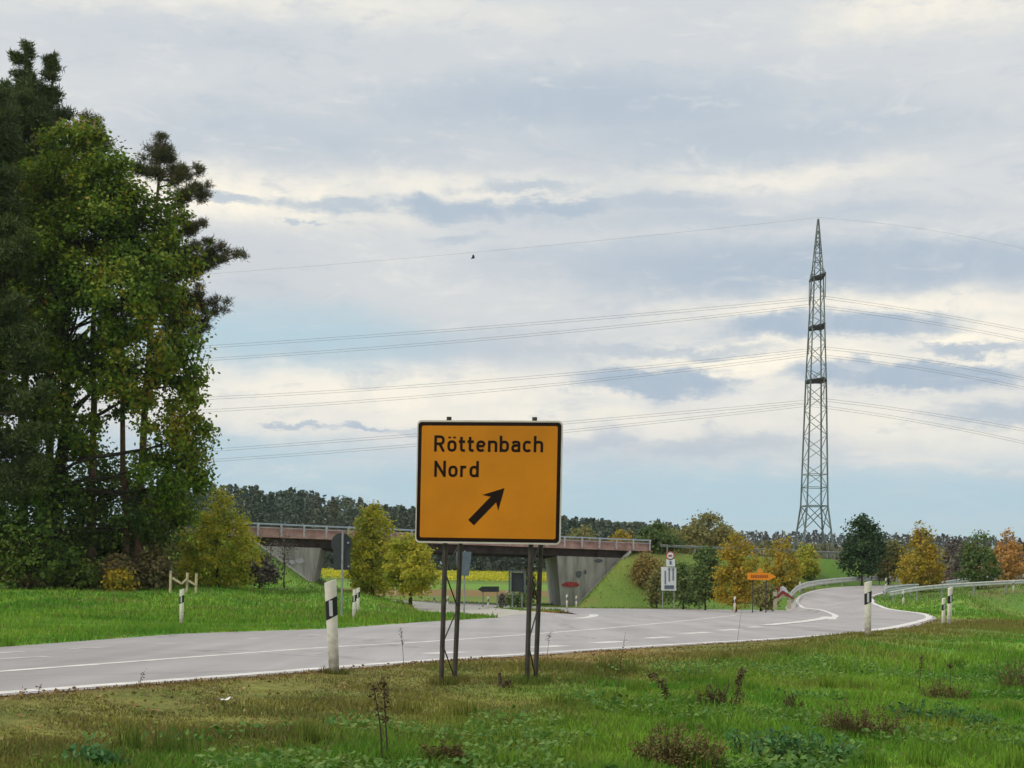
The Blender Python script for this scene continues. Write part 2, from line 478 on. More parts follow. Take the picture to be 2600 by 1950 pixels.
M['post_black'] = simple('delineator_black', (0.012, 0.010, 0.010), 0.55)
M['reflector'] = simple('reflector', (0.55, 0.55, 0.58), 0.25, var=0.05)
M['sign_back'] = simple('sign_back_grey', (0.036, 0.040, 0.048), 0.6, var=0.15)
M['sign_back_blue'] = simple('sign_back_blue_grey', (0.10, 0.135, 0.165), 0.55, var=0.15)
M['plate_white'] = simple('plate_white', (0.66, 0.70, 0.71), 0.5, var=0.08)
M['plate_grey'] = simple('plate_print_grey', (0.15, 0.16, 0.18), 0.5)
M['red'] = simple('sign_red', (0.50, 0.10, 0.09), 0.5, var=0.12)
M['dark_red'] = simple('sign_dark_red', (0.30, 0.035, 0.03), 0.5, var=0.12)
M['orange'] = simple('signpost_orange', (0.72, 0.24, 0.006), 0.45, var=0.06)
M['orange_dark'] = simple('signpost_print', (0.33, 0.07, 0.004), 0.5)
M['concrete'] = graffiti_concrete('stained_concrete')
M['coping'] = simple('coping_concrete', (0.48, 0.45, 0.41), 0.85, var=0.2, scale=2)
M['parapet'] = simple('parapet_red_brown', (0.44, 0.265, 0.235), 0.85, var=0.30, scale=1.6)
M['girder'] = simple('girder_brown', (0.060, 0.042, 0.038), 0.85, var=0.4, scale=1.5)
M['rail_blue'] = simple('railing_steel', (0.40, 0.46, 0.55), 0.5, 0.1, var=0.12, scale=2)
M['rail_post'] = simple('railing_post_steel', (0.50, 0.46, 0.50), 0.55, 0.1, var=0.12, scale=2)
M['guard'] = simple('guardrail_steel', (0.50, 0.53, 0.55), 0.5, 0.15, var=0.2, scale=3)
M['guard_pale'] = simple('guardrail_pale_steel', (0.58, 0.58, 0.55), 0.5, 0.2, var=0.15, scale=3)
M['pylon'] = simple('pylon_steel', (0.15, 0.185, 0.178), 0.6, 0.2, var=0.3, scale=0.5)
M['pylon_dark'] = simple('pylon_crossarm_steel', (0.030, 0.030, 0.028), 0.7)
M['wire'] = simple('conductor', (0.15, 0.16, 0.175), 0.6)
M['insulator'] = simple('insulator', (0.16, 0.15, 0.13), 0.4)
M['bark_pine'] = simple('pine_bark', (0.17, 0.095, 0.066), 0.9, var=0.45, scale=3, bump=0.6)
M['bark_oak'] = simple('oak_bark', (0.040, 0.032, 0.024), 0.95, var=0.4, scale=3, bump=0.6)
M['bark_young'] = simple('young_bark', (0.06, 0.045, 0.03), 0.9, var=0.3)
M['stake'] = simple('wooden_stake', (0.50, 0.42, 0.28), 0.8, var=0.2)
M['cream'] = simple('cream_plastic', (0.58, 0.53, 0.36), 0.6, var=0.12)
M['bird'] = simple('bird_feathers', (0.03, 0.028, 0.03), 0.8)
M['paper'] = simple('litter_paper', (0.75, 0.73, 0.68), 0.8)
M['weed'] = simple('dry_weed_stem', (0.055, 0.040, 0.022), 0.9, var=0.35)
M['weed_seed'] = foliage('dry_weed_seed', [(0.058, 0.033, 0.016), (0.104, 0.067, 0.029), (0.156, 0.113, 0.052)], 0.15)
M['weed_rust'] = foliage('rusty_weed_leaf', [(0.085, 0.052, 0.018), (0.185, 0.113, 0.038), (0.142, 0.172, 0.045), (0.271, 0.190, 0.075)], 0.25)
M['weed_green'] = foliage('broad_weed_leaf', [(0.039, 0.120, 0.036), (0.078, 0.204, 0.060), (0.130, 0.264, 0.084)], 0.3)
M['flower'] = simple('white_flower', (0.80, 0.80, 0.76), 0.7)
M['ground'] = attr_mat('meadow_ground', 7.0, 0.40, bump=0.5)
M['grass'] = attr_mat('grass_blades', 3.0, 0.2, transl=0.35)

# ------------------------------------------------------------------ layout of the roads (metres)
near_edge = [G(*p) for p in [(-400, 1796), (-150, 1778), (0, 1767), (588, 1722), (1046, 1684), (1646, 1644), (1998, 1623), (2233, 1604), (2310, 1590)]] + [P(2372, 1570, 70)]
far_right = [P(2352, 1558, 76), P(2268, 1547, 84), P(2239, 1538, 90), P(2221, 1530, 95)]
ramp_right = [P(2221, 1524, 100), P(2214, 1516, 107), P(2233, 1509, 116), P(2275, 1500, 124), P(2340, 1494, 131), P(2440, 1489, 138), P(2640, 1480, 150)]
ramp_left = [P(2030, 1543, 116), P(2017, 1528, 121), P(2029, 1512, 126), P(2062, 1500, 130), P(2115, 1492, 134), P(2205, 1487, 139), P(2330, 1483, 147), P(2640, 1474, 165)]
far_edge = [G(*p) for p in [(1980, 1549), (1700, 1546), (1500, 1544.5), (1385, 1542), (1300, 1538)]]
far_left = [G(*p) for p in [(1268, 1568), (1060, 1580), (850, 1596), (460, 1609), (0, 1643), (-150, 1655), (-400, 1678)]]
isle = [G(*p) for p in [(1470, 1560), (1400, 1556), (1300, 1553), (1180, 1552)]]     # tip and near side of the grass island
isle_far = [G(*p) for p in [(1420, 1555), (1330, 1549), (1200, 1546), (1060, 1541)]]
main_poly = near_edge[:8] + [G(2160, 1580), G(2130, 1561), G(2075, 1552)] + far_edge[:3] + [G(1415, 1549)] + isle[:2] + [G(1300, 1562)] + far_left
side_poly = [G(1415, 1549), far_edge[2], far_edge[3]] + [P(1330, 1538, 125), P(1200, 1532, 128), P(1040, 1526, 130), P(900, 1521, 135), P(880, 1526, 118), P(1060, 1540, 108), P(1200, 1545, 104)]
slip_poly = [G(1300, 1562), G(1400, 1556), P(1300, 1554, 82), P(1180, 1551, 84), P(1075, 1546, 86), P(1020, 1533, 92), P(1000, 1523, 98), P(985, 1524, 97), P(1000, 1535, 90), P(1060, 1551, 81), P(1150, 1560, 72), P(1240, 1565, 65), G(1268, 1568)]

strip_left = [G(2040, 1600), G(2092, 1571), G(2106, 1562), P(2078, 1550, 103), P(2048, 1546.5, 110)] + ramp_left
strip_right = [G(2233, 1604), G(2310, 1590), P(2372, 1570, 70)] + far_right + ramp_right
# ------------------------------------------------------------------ terrain
ctrl = []
for p in near_edge + far_right + far_edge + far_left + ramp_left + ramp_right + slip_poly + side_poly:
    ctrl.append(tuple(p))
for px, py, Y in [(0, 1490, 82), (-300, 1486, 82), (200, 1492, 82), (430, 1497, 82), (555, 1490, 86), (0, 1530, 60), (250, 1540, 58), (460, 1560, 55), (700, 1520, 75),
                  (850, 1500, 92), (850, 1550, 62), (945, 1510, 90), (1045, 1535, 83), (780, 1477, 108), (700, 1500, 95), (1180, 1567, 62),
                  (1130, 1738, 16.3), (848, 1719, 16.7), (1375, 1738, 16.4), (0, 1950, 9.5), (-400, 1950, 9.0), (500, 1950, 10), (1300, 1950, 11), (2000, 1950, 11.5), (2600, 1950, 12), (3000, 1950, 12),
                  (1300, 1830, 13.6), (2000, 1800, 15.5), (2600, 1800, 17), (2600, 1700, 22), (2300, 1660, 25), (2203, 1618, 28), (2405, 1587, 41), (2395, 1560, 55), (2590, 1558, 103), (2600, 1600, 50),
                  (2293, 1545, 93), (2450, 1520, 95), (2600, 1500, 112), (2380, 1507, 112), (3000, 1560, 60), (3000, 1680, 24), (1470, 1546, 116), (1660, 1546, 120), (1980, 1520, 124),
                  (1100, 1525, 140), (1100, 1500, 175), (900, 1500, 175), (1300, 1500, 175)]:
    ctrl.append(tuple(P(px, py, Y)))
ctrl += [(0, 1.0, -0.78), (0, 5, -0.62), (3, 5, -0.6), (-3, 5, -0.5), (-14, 12, -0.1), (-25, 24, 0.1), (-40, 45, 0.4), (14, 6, -0.7)]
ctrl = np.array(ctrl)

def warp(x, y):
    r = np.hypot(x, y)
    return np.stack([np.degrees(np.arctan2(x, y)) / 9.0, np.log(np.maximum(r, 1.0)) * 1.3], -1)

_cu = warp(ctrl[:, 0], ctrl[:, 1])
def _k(d2): return 0.5 * d2 * np.log(np.maximum(d2, 1e-12))
_n = len(_cu)
_A = np.zeros((_n + 3, _n + 3))
_A[:_n, :_n] = _k(((_cu[:, None] - _cu[None]) ** 2).sum(-1)) + np.eye(_n) * 0.0006
_A[:_n, _n] = 1; _A[:_n, _n + 1:] = _cu; _A[_n, :_n] = 1; _A[_n + 1:, :_n] = _cu.T
_w = np.linalg.solve(_A, np.concatenate([ctrl[:, 2], np.zeros(3)]))

def tps(x, y):
    u = warp(x, y).reshape(-1, 2)
    out = np.empty(len(u))
    for i in range(0, len(u), 20000):
        b = u[i:i + 20000]
        out[i:i + 20000] = _k(((b[:, None] - _cu[None]) ** 2).sum(-1)) @ _w[:_n] + _w[_n] + b @ _w[_n + 1:]
    return out.reshape(np.shape(x))

def dist_line(poly, x, y):
    d = np.full(np.shape(x), 1e9)
    for a, b in zip(poly[:-1], poly[1:]):
        ax, ay, bx, by = a[0], a[1], b[0], b[1]
        L = (bx - ax) ** 2 + (by - ay) ** 2
        t = np.clip(((x - ax) * (bx - ax) + (y - ay) * (by - ay)) / L, 0, 1)
        d = np.minimum(d, np.hypot(x - ax - t * (bx - ax), y - ay - t * (by - ay)))
    return d

def _resample(c, n):
    L = np.concatenate([[0], np.cumsum([(Vector(q) - Vector(p)).length for p, q in zip(c[:-1], c[1:])])])
    return np.array([[np.interp(t * L[-1] / n, L, [p[k] for p in c]) for k in range(3)] for t in range(n + 1)])
_ra, _rb = _resample(strip_left, 90), _resample(strip_right, 90)
RAMP_S = np.concatenate([_ra * (1 - f) + _rb * f for f in np.linspace(0, 1, 7)])
def bridge_line(x): return 127.0 + 0.743 * (x - 3.56)
DECK = 4.7

def ground(x, y, carve=True):
    x = np.asarray(x, float); y = np.asarray(y, float)
    r = np.hypot(x, y); a = np.abs(np.degrees(np.arctan2(x, y)))
    near = np.clip(tps(x, y), -1.2, 4.0)
    far = 1.0 + np.clip(r - 165, 0, 260) * 0.030 + np.clip(r - 425, 0, 1500) * 0.010
    flat = np.where(r < 60, -0.4, -0.4 + (r - 60) * 0.012)
    w = sstep(26, 48, a)
    h = near * (1 - w) + flat * w
    w2 = sstep(140, 185, r)
    h = h * (1 - w2) + far * w2
    # road embankment either side of the bridge
    t = y - bridge_line(x)
    side = np.where(t < 0, DECK + (t + 0.4) / 1.9, DECK - (t - 9.5) / 1.9)
    side = np.minimum(side, DECK - 0.05)
    nose = np.maximum((x - 5.2) * 1.05, 1.84 + (-14.9 - x) * 0.77)
    ridge = np.minimum(side, nose) - sstep(70, 130, np.abs(x)) * 6
    ridge = np.where(a < 60, ridge, -9)
    h = np.maximum(h, ridge)
    # the ground meets the level road edges flush
    de = np.minimum(dist_line(near_edge, x, y), dist_line(far_left, x, y))
    wr_ = (1 - sstep(0.15, 0.8 + 0.02 * r, de)) * (r < 150)
    h = h * (1 - wr_) + 0.006 * wr_
    # the ground carries the ramp
    near_ramp = (r > 46) & (r < 190) & (x > 9) & (x < 62)
    if near_ramp.any():
        q = np.stack([x[near_ramp], y[near_ramp]], -1)
        d2 = ((q[:, None] - RAMP_S[None, :, :2]) ** 2).sum(-1)
        w = 1.0 / (d2 + 0.05) ** 2
        zr_ = (w * RAMP_S[None, :, 2]).sum(1) / w.sum(1)
        dm = np.sqrt(d2.min(1))
        k = 1 - sstep(1.2, 6.0, dm)
        h[near_ramp] = h[near_ramp] * (1 - k) + (zr_ - 0.03) * k
    # small unevenness
    h = h + (fbm(x * 0.8, y * 0.8, 3) - 0.5) * 0.10 * sstep(2, 10, r) * (1 - sstep(60, 120, r)) * sstep(0.2, 1.5, de)
    return h

def inside(poly, x, y):
    px = np.array([p[0] for p in poly]); py = np.array([p[1] for p in poly])
    c = np.zeros(np.shape(x), bool); j = len(px) - 1
    for i in range(len(px)):
        if py[i] != py[j]:
            c ^= ((py[i] > y) != (py[j] > y)) & (x < (px[j] - px[i]) * (y - py[i]) / (py[j] - py[i]) + px[i])
        j = i
    return c

ramp_poly = strip_left + strip_right[::-1]
ROADS = [main_poly, side_poly, slip_poly, ramp_poly]
def on_road(x, y):
    m = np.zeros(np.shape(x), bool)
    for p in ROADS: m |= inside(p, x, y)
    return m

def hz(x, y): return float(ground(np.array([x]), np.array([y]))[0])

def mix3(a, b, t): return a * (1 - t[..., None]) + b * t[..., None]

def ground_color(x, y):
    x = np.asarray(x, float); y = np.asarray(y, float)
    r = np.hypot(x, y)
    n1 = fbm(x * 0.5, y * 0.5, 11); n2 = fbm(x * 1.8, y * 1.8, 23); n3 = fbm(x * 0.12, y * 0.12, 31)
    c = mix3(np.array([0.052, 0.165, 0.022]), np.array([0.095, 0.215, 0.030]), sstep(0.3, 0.7, n1))
    c = mix3(c, np.array([0.035, 0.105, 0.018]), sstep(0.55, 0.8, n2) * 0.6)
    c = mix3(c, np.array([0.135, 0.20, 0.04]), sstep(0.62, 0.8, fbm(x * 0.9, y * 0.9, 47)) * 0.6)
    de = dist_line(near_edge, x, y)
    front = y < np.interp(x, [p[0] for p in near_edge], [p[1] for p in near_edge]) + 0.3
    w = 3.1 + 1.9 * (n1 - 0.5) * 2 + 0.03 * r + 0.8 * sstep(2, 12, x)
    dry = np.where(front, 1 - sstep(w * 0.55, w * 1.15, de), 0)
    dry = np.maximum(dry, sstep(0.66, 0.8, n1) * 0.55 * front)
    dryc = mix3(np.array([0.112, 0.108, 0.044]), np.array([0.076, 0.112, 0.032]), sstep(0.35, 0.65, n2))
    dryc = mix3(dryc, np.array([0.140, 0.122, 0.056]), sstep(0.55, 0.8, n3))
    c = mix3(c, dryc, dry * (0.68 + 0.3 * sstep(0.3, 0.6, n2)))
    # litter-brown fringe right at the kerb
    c = mix3(c, np.array([0.085, 0.06, 0.035]), (1 - sstep(0.1, 0.5, de)) * 0.7 * front)
    # verges beyond the road: brownish strip on the island, green bank
    di = dist_line(isle, x, y)
    c = mix3(c, np.array([0.15, 0.115, 0.05]), (1 - sstep(1.0, 4.5, di)) * 0.9)
    # far side rough slopes
    far = sstep(100, 116, r)
    c = mix3(c, mix3(np.array([0.050, 0.125, 0.024]), np.array([0.090, 0.130, 0.035]), sstep(0.45, 0.8, n3)), far * 0.85)
    c = mix3(c, np.array([0.11, 0.10, 0.055]), sstep(0.55, 0.75, fbm(x * 0.25, y * 0.25, 77)) * 0.5 * sstep(45, 70, r))
    # strips of field seen through the underpass
    f2 = sstep(150, 156, r) * (1 - sstep(176, 182, r)); c = mix3(c, np.array([0.115, 0.090, 0.045]), f2 * 0.9)
    f3 = sstep(178, 184, r) * (1 - sstep(206, 212, r)); c = mix3(c, np.array([0.075, 0.19, 0.03]), f3 * 0.9)
    f4 = sstep(320, 420, r); c = mix3(c, np.array([0.05, 0.06, 0.03]), f4 * 0.8)
    return c * np.array([1.98, 1.50, 1.15])

def build_ground():
    azs = np.concatenate([np.arange(-180, -28, 4.0), np.arange(-28, 28, 0.17), np.arange(28, 180, 4.0)])
    rs = 0.8 * np.exp(np.arange(0, 1, 1 / 330) * math.log(1650 / 0.8))
    A, R = np.meshgrid(np.radians(azs), rs)
    x, y = np.sin(A) * R, np.cos(A) * R
    z = ground(x, y)
    z = np.where(inside(main_poly, x, y), np.minimum(z, np.where(R > 55, -0.09, -0.035)), z - on_road(x, y) * 0.09)
    na, nr = len(azs), len(rs)
    v = np.stack([x.ravel(), y.ravel(), z.ravel()], -1)
    i = np.arange(nr - 1)[:, None] * na; j = np.arange(na)[None]
    j2 = (j + 1) % na
    f = np.stack([i + j, i + na + j, i + na + j2, i + j2], -1).reshape(-1, 4)[:, ::-1]
    me = np_mesh('ground', v, f, M['ground'], ground_color(x, y).reshape(-1, 3))
    me.polygons.foreach_set('use_smooth', [True] * len(me.polygons))
    o = link_mesh('ground', me)
    o['kind'] = 'structure'
build_ground()

# ------------------------------------------------------------------ road surfaces
def poly_sheet(name, pts, z, mat):
    import bmesh
    bm = bmesh.new()
    vs_ = [bm.verts.new((p[0], p[1], (z if z is not None else p[2] + 0.004))) for p in pts]
    f = bm.faces.new(vs_)
    bmesh.ops.triangulate(bm, faces=[f])
    for f in bm.faces:
        if f.normal.z < 0: f.normal_flip()
    me = bpy.data.meshes.new(name); bm.to_mesh(me); bm.free()
    o = link_mesh(name, me, mat); o['kind'] = 'structure'
    return o

def smooth(pts, sub=8):
    """Catmull-Rom through the points"""
    pts = [Vector(p) for p in pts]; q = [pts[0] * 2 - pts[1]] + pts + [pts[-1] * 2 - pts[-2]]
    out = []
    for i in range(1, len(q) - 2):
        for k in range(sub):
            t = k / sub; a, b, c, d = q[i - 1], q[i], q[i + 1], q[i + 2]
            out.append(0.5 * ((2 * b) + (c - a) * t + (2 * a - 5 * b + 4 * c - d) * t * t + (3 * b - a - 3 * c + d) * t ** 3))
    return out + [pts[-1]]

road = poly_sheet('road', main_poly, 0.0, M['asphalt'])
poly_sheet('side_road', side_poly, None, M['asphalt'])
poly_sheet('slip_lane', slip_poly, None, M['slip'])
def strip(name, a, b, mat, dz=0.0):
    a, b = smooth(a, 8), smooth(b, 8)
    n = 120
    def res(c):
        L = [0.0]
        for p, q in zip(c[:-1], c[1:]): L.append(L[-1] + (q - p).length)
        return [Vector([np.interp(t * L[-1] / n, L, [p[k] for p in c]) for k in range(3)]) for t in range(n + 1)]
    a, b = res(a), res(b)
    global RAMP_A, RAMP_B
    RAMP_A, RAMP_B = [p + Vector((0, 0, dz)) for p in a], [p + Vector((0, 0, dz)) for p in b]
    m = MB()
    m.add([p + Vector((0, 0, dz)) for p in a] + [p + Vector((0, 0, dz)) for p in b], [(i, i + 1, n + 2 + i, n + 1 + i)[::-1] for i in range(n)])
    # sloping shoulders
    for e, oth in ((a, b), (b, a)):
        out_ = [(p - q).normalized() for p, q in zip(e, oth)]
        k = len(m.v)
        m.v += [tuple(p + Vector((0, 0, dz))) for p in e] + [tuple(p + Vector((d.x * 1.6, d.y * 1.6, -0.45))) for p, d in zip(e, out_)]
        m.f += [(k + i, k + i + 1, k + n + 2 + i, k + n + 1 + i) for i in range(n)]
    o = m.build(name, mat); o['kind'] = 'structure'
    return o
ramp_obj = strip('ramp', strip_left, strip_right, M['asphalt'], 0.004)

def ribbon(name, pts, width, mat, dz=0.003, parent=road, sm=True):
    c = smooth(pts, 8) if sm and len(pts) > 2 else [Vector(p) for p in pts]
    m = MB(); L, R = [], []
    for i, p in enumerate(c):
        d = (c[min(i + 1, len(c) - 1)] - c[max(i - 1, 0)]); d.z = 0; d.normalize()
        nrm = Vector((-d.y, d.x, 0))
        L.append(p + nrm * width / 2 + Vector((0, 0, dz))); R.append(p - nrm * width / 2 + Vector((0, 0, dz)))
    n = len(c)
    m.add(L + R, [(i, n + i, n + i + 1, i + 1) for i in range(n - 1)])
    return m.build(name, mat, parent)
ribbon('edge_line', [G(*p) for p in [(-400, 1788), (-150, 1770), (0, 1759.5), (588, 1715), (1046, 1679.5), (1646, 1640), (1998, 1619.5), (2233, 1600)]], 0.22, M['paint'])
def strip_line(f0, f1, off0, off1, left=True):
    """painted line lying on the ramp surface, between two distances from one of its edges"""
    a, b = [Vector(p) for p in RAMP_A], [Vector(p) for p in RAMP_B]
    n = len(a) - 1; L, R = [], []
    for i in range(int(f0 * n), int(f1 * n) + 1):
        p, q = (a[i], b[i]) if left else (b[i], a[i])
        d = (q - p).length
        L.append(p.lerp(q, off0 / d) + Vector((0, 0, 0.008))); R.append(p.lerp(q, off1 / d) + Vector((0, 0, 0.008)))
    m = MB(); k = len(L)
    m.add(L + R, [(i, k + i, k + i + 1, i + 1) for i in range(k - 1)])
    return m.build('edge_line', M['paint'], ramp_obj)
strip_line(0.19, 0.96, 0.25, 0.75, True)
strip_line(0.0, 0.96, 0.12, 0.55, False)
ribbon('edge_line', [G(*p) for p in [(2103, 1566), (2085, 1571.5), (2040, 1578.5), (1985, 1584), (1945, 1588)]], 0.5, M['paint'], 0.012)
ribbon('lane_line', [G(*p) for p in [(-400, 1728), (-150, 1713), (0, 1705), (823, 1644), (1117, 1627), (1528, 1596), (1740, 1576), (1869, 1562)]], 0.16, M['paint'])
for a, b in [((1352, 1644), (1434, 1639.5)), ((1510, 1633), (1581, 1628.5)), ((1640, 1621), (1702, 1617)), ((1738, 1609), (1800, 1605)), ((1826, 1601), (1874, 1597.5)),
             ((1905, 1593), (1930, 1591)), ((1085, 1660), (1175, 1655))]:
    ribbon('lane_dash', [G(*a), G(*b)], 0.34, M['paint'], sm=False)
for a, b in [((-80, 1663), (65, 1654)), ((175, 1647.5), (290, 1642)), ((403, 1635), (500, 1630.5)), ((602, 1623.5), (665, 1620)), ((-60, 1676), (126, 1667)), ((755, 1614), (810, 1611))]:
    ribbon('lane_dash', [G(*a), G(*b)], 0.15, M['paint_worn'], sm=False)
ribbon('island_line', [G(*p) for p in [(1462, 1570), (1490, 1567.5), (1508, 1563.5), (1506, 1560)]], 0.4, M['paint'])

# ------------------------------------------------------------------ delineator posts
def make_delineator():
    root = empty('delineator_post', (0, 0, 0))
    def sec(z):
        k = 0.052 + 0.011 * z
        pts = []
        for a in np.linspace(-0.5, 0.5, 7):
            pts.append((a * 2 * k, -0.030 - 0.018 * math.cos(a * math.pi)))
        pts += [(k * 0.98, 0.012), (0.018, 0.062), (-0.018, 0.062), (-k * 0.98, 0.012)]
        return pts
    def solid(z0, z1, grow=1.0, slope0=0.0, slope1=0.0, mat=None, name=None):
        m = MB(); n = 11; rings = []
        for z, sl in ((z0, slope0), (z1, slope1)):
            rings.append([Vector((x * grow, y * grow, z + sl * (x / 0.06))) for x, y in sec(z)])
        m.add(rings[0] + rings[1], [tuple(range(n))[::-1], tuple(range(n, 2 * n))] + [(i, (i + 1) % n, n + (i + 1) % n, n + i) for i in range(n)])
        return m.build(name, mat, root, world_space=False)
    solid(-0.12, 0.985, 1.0, 0, 0.017, M['post_white'], 'body')
    solid(0.60, 0.80, 1.03, 0.028, 0.028, M['post_black'], 'black_band')
    m = MB(); m.box((-0.012, -0.0535, 0.70), (0.036, 0.010, 0.165)); m.build('reflector', M['reflector'], root, world_space=False)
    return root

proto_post = make_delineator()
_first = [True]
def copy_thing(root, loc, rotz, scale=1.0, label=None, tilt=0.0):
    r = root.copy(); COL.objects.link(r)
    r.location = loc; r.rotation_euler = (0, tilt, rotz); r.scale = (scale,) * 3
    if label: r['label'] = label
    for ch in root.children:
        c = ch.copy(); COL.objects.link(c); c.parent = r
    return r

def post(px, py, hpx, label, rot=0.0, base=None, tilt=0.0, size=1.0):
    Y = F * size / hpx if base is None else base
    p = P(px, py, Y)
    z = hz(p.x, p.y)
    if on_road(np.array([p.x]), np.array([p.y]))[0]: z = 0.0
    if Y > 60: z = 0.5 * z + 0.5 * p.z if abs(z - p.z) < 0.6 else z
    r = proto_post if _first[0] else copy_thing(proto_post, (0, 0, 0), 0)
    _first[0] = False
    r.location = (p.x, p.y, z - 0.01); r.rotation_euler = (0, tilt, rot); r.scale = (size,) * 3
    tag(r, label, 'delineator', 'white delineator posts along the roads')
POSTS = [
    (848, 1719, 240, 'nearest white delineator post, beside the left leg of the large orange sign', math.radians(14), None, -0.055),
    (2203, 1617, 142, 'white delineator post standing alone on the near verge, left of the paired posts', math.radians(6), None, -0.01),
    (460, 1609, 92, 'white delineator post on the grass verge below the wooden stakes', 0.1, None, 0.01),
    (898, 1586, 82, 'white delineator post on the far verge just right of the round sign pole', 0.1, None, 0.02),
    (909, 1545, 68, 'white delineator post half hidden behind another, under the tall yellow tree', 0.0, None, 0.0),
    (2410, 1587, 97, 'nearer of two overlapping white delineator posts by the road bend', 0.5, None, 0.015),
    (2395, 1561, 74, 'farther of two overlapping white delineator posts by the road bend', 0.5, None, 0.0),
    (2572, 1559, 36, 'small white delineator post in the meadow at the far right', 0.3, None, 0.0),
    (2293, 1545, 42, 'white delineator post in front of the near guardrail of the ramp', 0.3, None, 0.0),
    (1865, 1556, 43, 'white delineator post in front of the yellow tree by the orange arrow sign', 0.0, None, 0.0),
    (1659, 1541, 29, 'white delineator post just left of the white lane sign', 0.0, None, 0.0),
    (1525, 1541, 29, 'white delineator post alone at the foot of the grass slope', 0.0, None, 0.0),
    (1463, 1547, 34, 'right one of the delineator posts at the foot of the right bridge wall', 0.0, None, 0.0),
    (1439, 1547, 38, 'middle delineator post at the foot of the right bridge wall', 0.0, None, 0.0),
    (1403, 1541, 30, 'leaning delineator post left of the others at the right bridge wall', 0.0, None, 0.10),
    (1239, 1560, 39, 'white delineator post on the island below the grey arrow sign back', 0.0, None, 0.0),
    (1286, 1546, 28, 'small delineator post right of the dark bush near the framed sign back', 0.0, None, 0.0),
    (1136, 1556, 38, 'delineator post seen between the left legs of the orange sign', 0.0, None, 0.0),
    (1102, 1551, 33, 'delineator post on the slip lane edge left of the orange sign legs', 0.0, None, 0.0),
    (1076, 1541, 26, 'faint small delineator post beside the smaller yellow tree trunk', 0.0, None, 0.0),
    (1094, 1513, 22, 'distant delineator post in the brown field strip right of the smaller yellow tree', 0.0, None, 0.0),
    (1004, 1517, 27, 'small delineator post between the two yellow trees in the middle', 0.0, None, 0.0),
    (2031, 1488, 30, 'delineator post rising behind the bend of the outer guardrail', 0.3, 128, 0.0),
    (2117, 1479, 30, 'delineator post behind the outer guardrail in front of the green mound', 0.3, 134, 0.0),
    (2265, 1476, 30, 'delineator post behind the far end of the outer guardrail by the orange tree', 0.3, 140, 0.0),
    (2249, 1495, 30, 'delineator post inside the ramp bend between the two guardrails', 0.3, 118, 0.0),
]
for a in POSTS: post(*a)

# ------------------------------------------------------------------ the orange direction sign
SC = P(1240, 1224, 16.3)
s_yaw, s_roll = math.radians(-8), math.radians(0.35)
SU = Vector((math.cos(s_yaw) * math.cos(s_roll), math.sin(s_yaw), -math.sin(s_roll)))
SU.normalize()
SW = Vector((math.sin(s_yaw), -math.cos(s_yaw), 0)).normalized()
SV = SW.cross(SU).normalized()
if SV.z < 0: SV = -SV
def S(u, v, w=0.0): return SC + SU * u + SV * v + SW * w
def rrect(w, h, r, n=6):
    pts = []
    for cx, cy, a0 in ((w / 2 - r, h / 2 - r, 0), (-w / 2 + r, h / 2 - r, 90), (-w / 2 + r, -h / 2 + r, 180), (w / 2 - r, -h / 2 + r, 270)):
        for k in range(n + 1):
            a = math.radians(a0 + 90 * k / n); pts.append((cx + r * math.cos(a), cy + r * math.sin(a)))
    return pts
gz = hz(SC.x, SC.y)
sign = empty('direction_sign', (SC.x, SC.y + 0.1, gz), 'large orange sign reading Röttenbach Nord with a black arrow, on dark steel legs', 'road sign')
SWD, SHT = 1.52, 1.275
def plate(name, w, h, r, w0, w1, mat, parent):
    m = MB(); m.prism([S(x, y, w0) for x, y in rrect(w, h, r)], SW * (w1 - w0)); return m.build(name, mat, parent)
panel = plate('panel', SWD, SHT, 0.045, -0.045, 0.0, M['sign_white'], sign)
plate('border', SWD - 0.024, SHT - 0.036, 0.037, 0.0, 0.0025, M['sign_black'], panel)
face = plate('face', SWD - 0.098, SHT - 0.112, 0.02, 0.0, 0.0045, M['sign_orange'], panel)

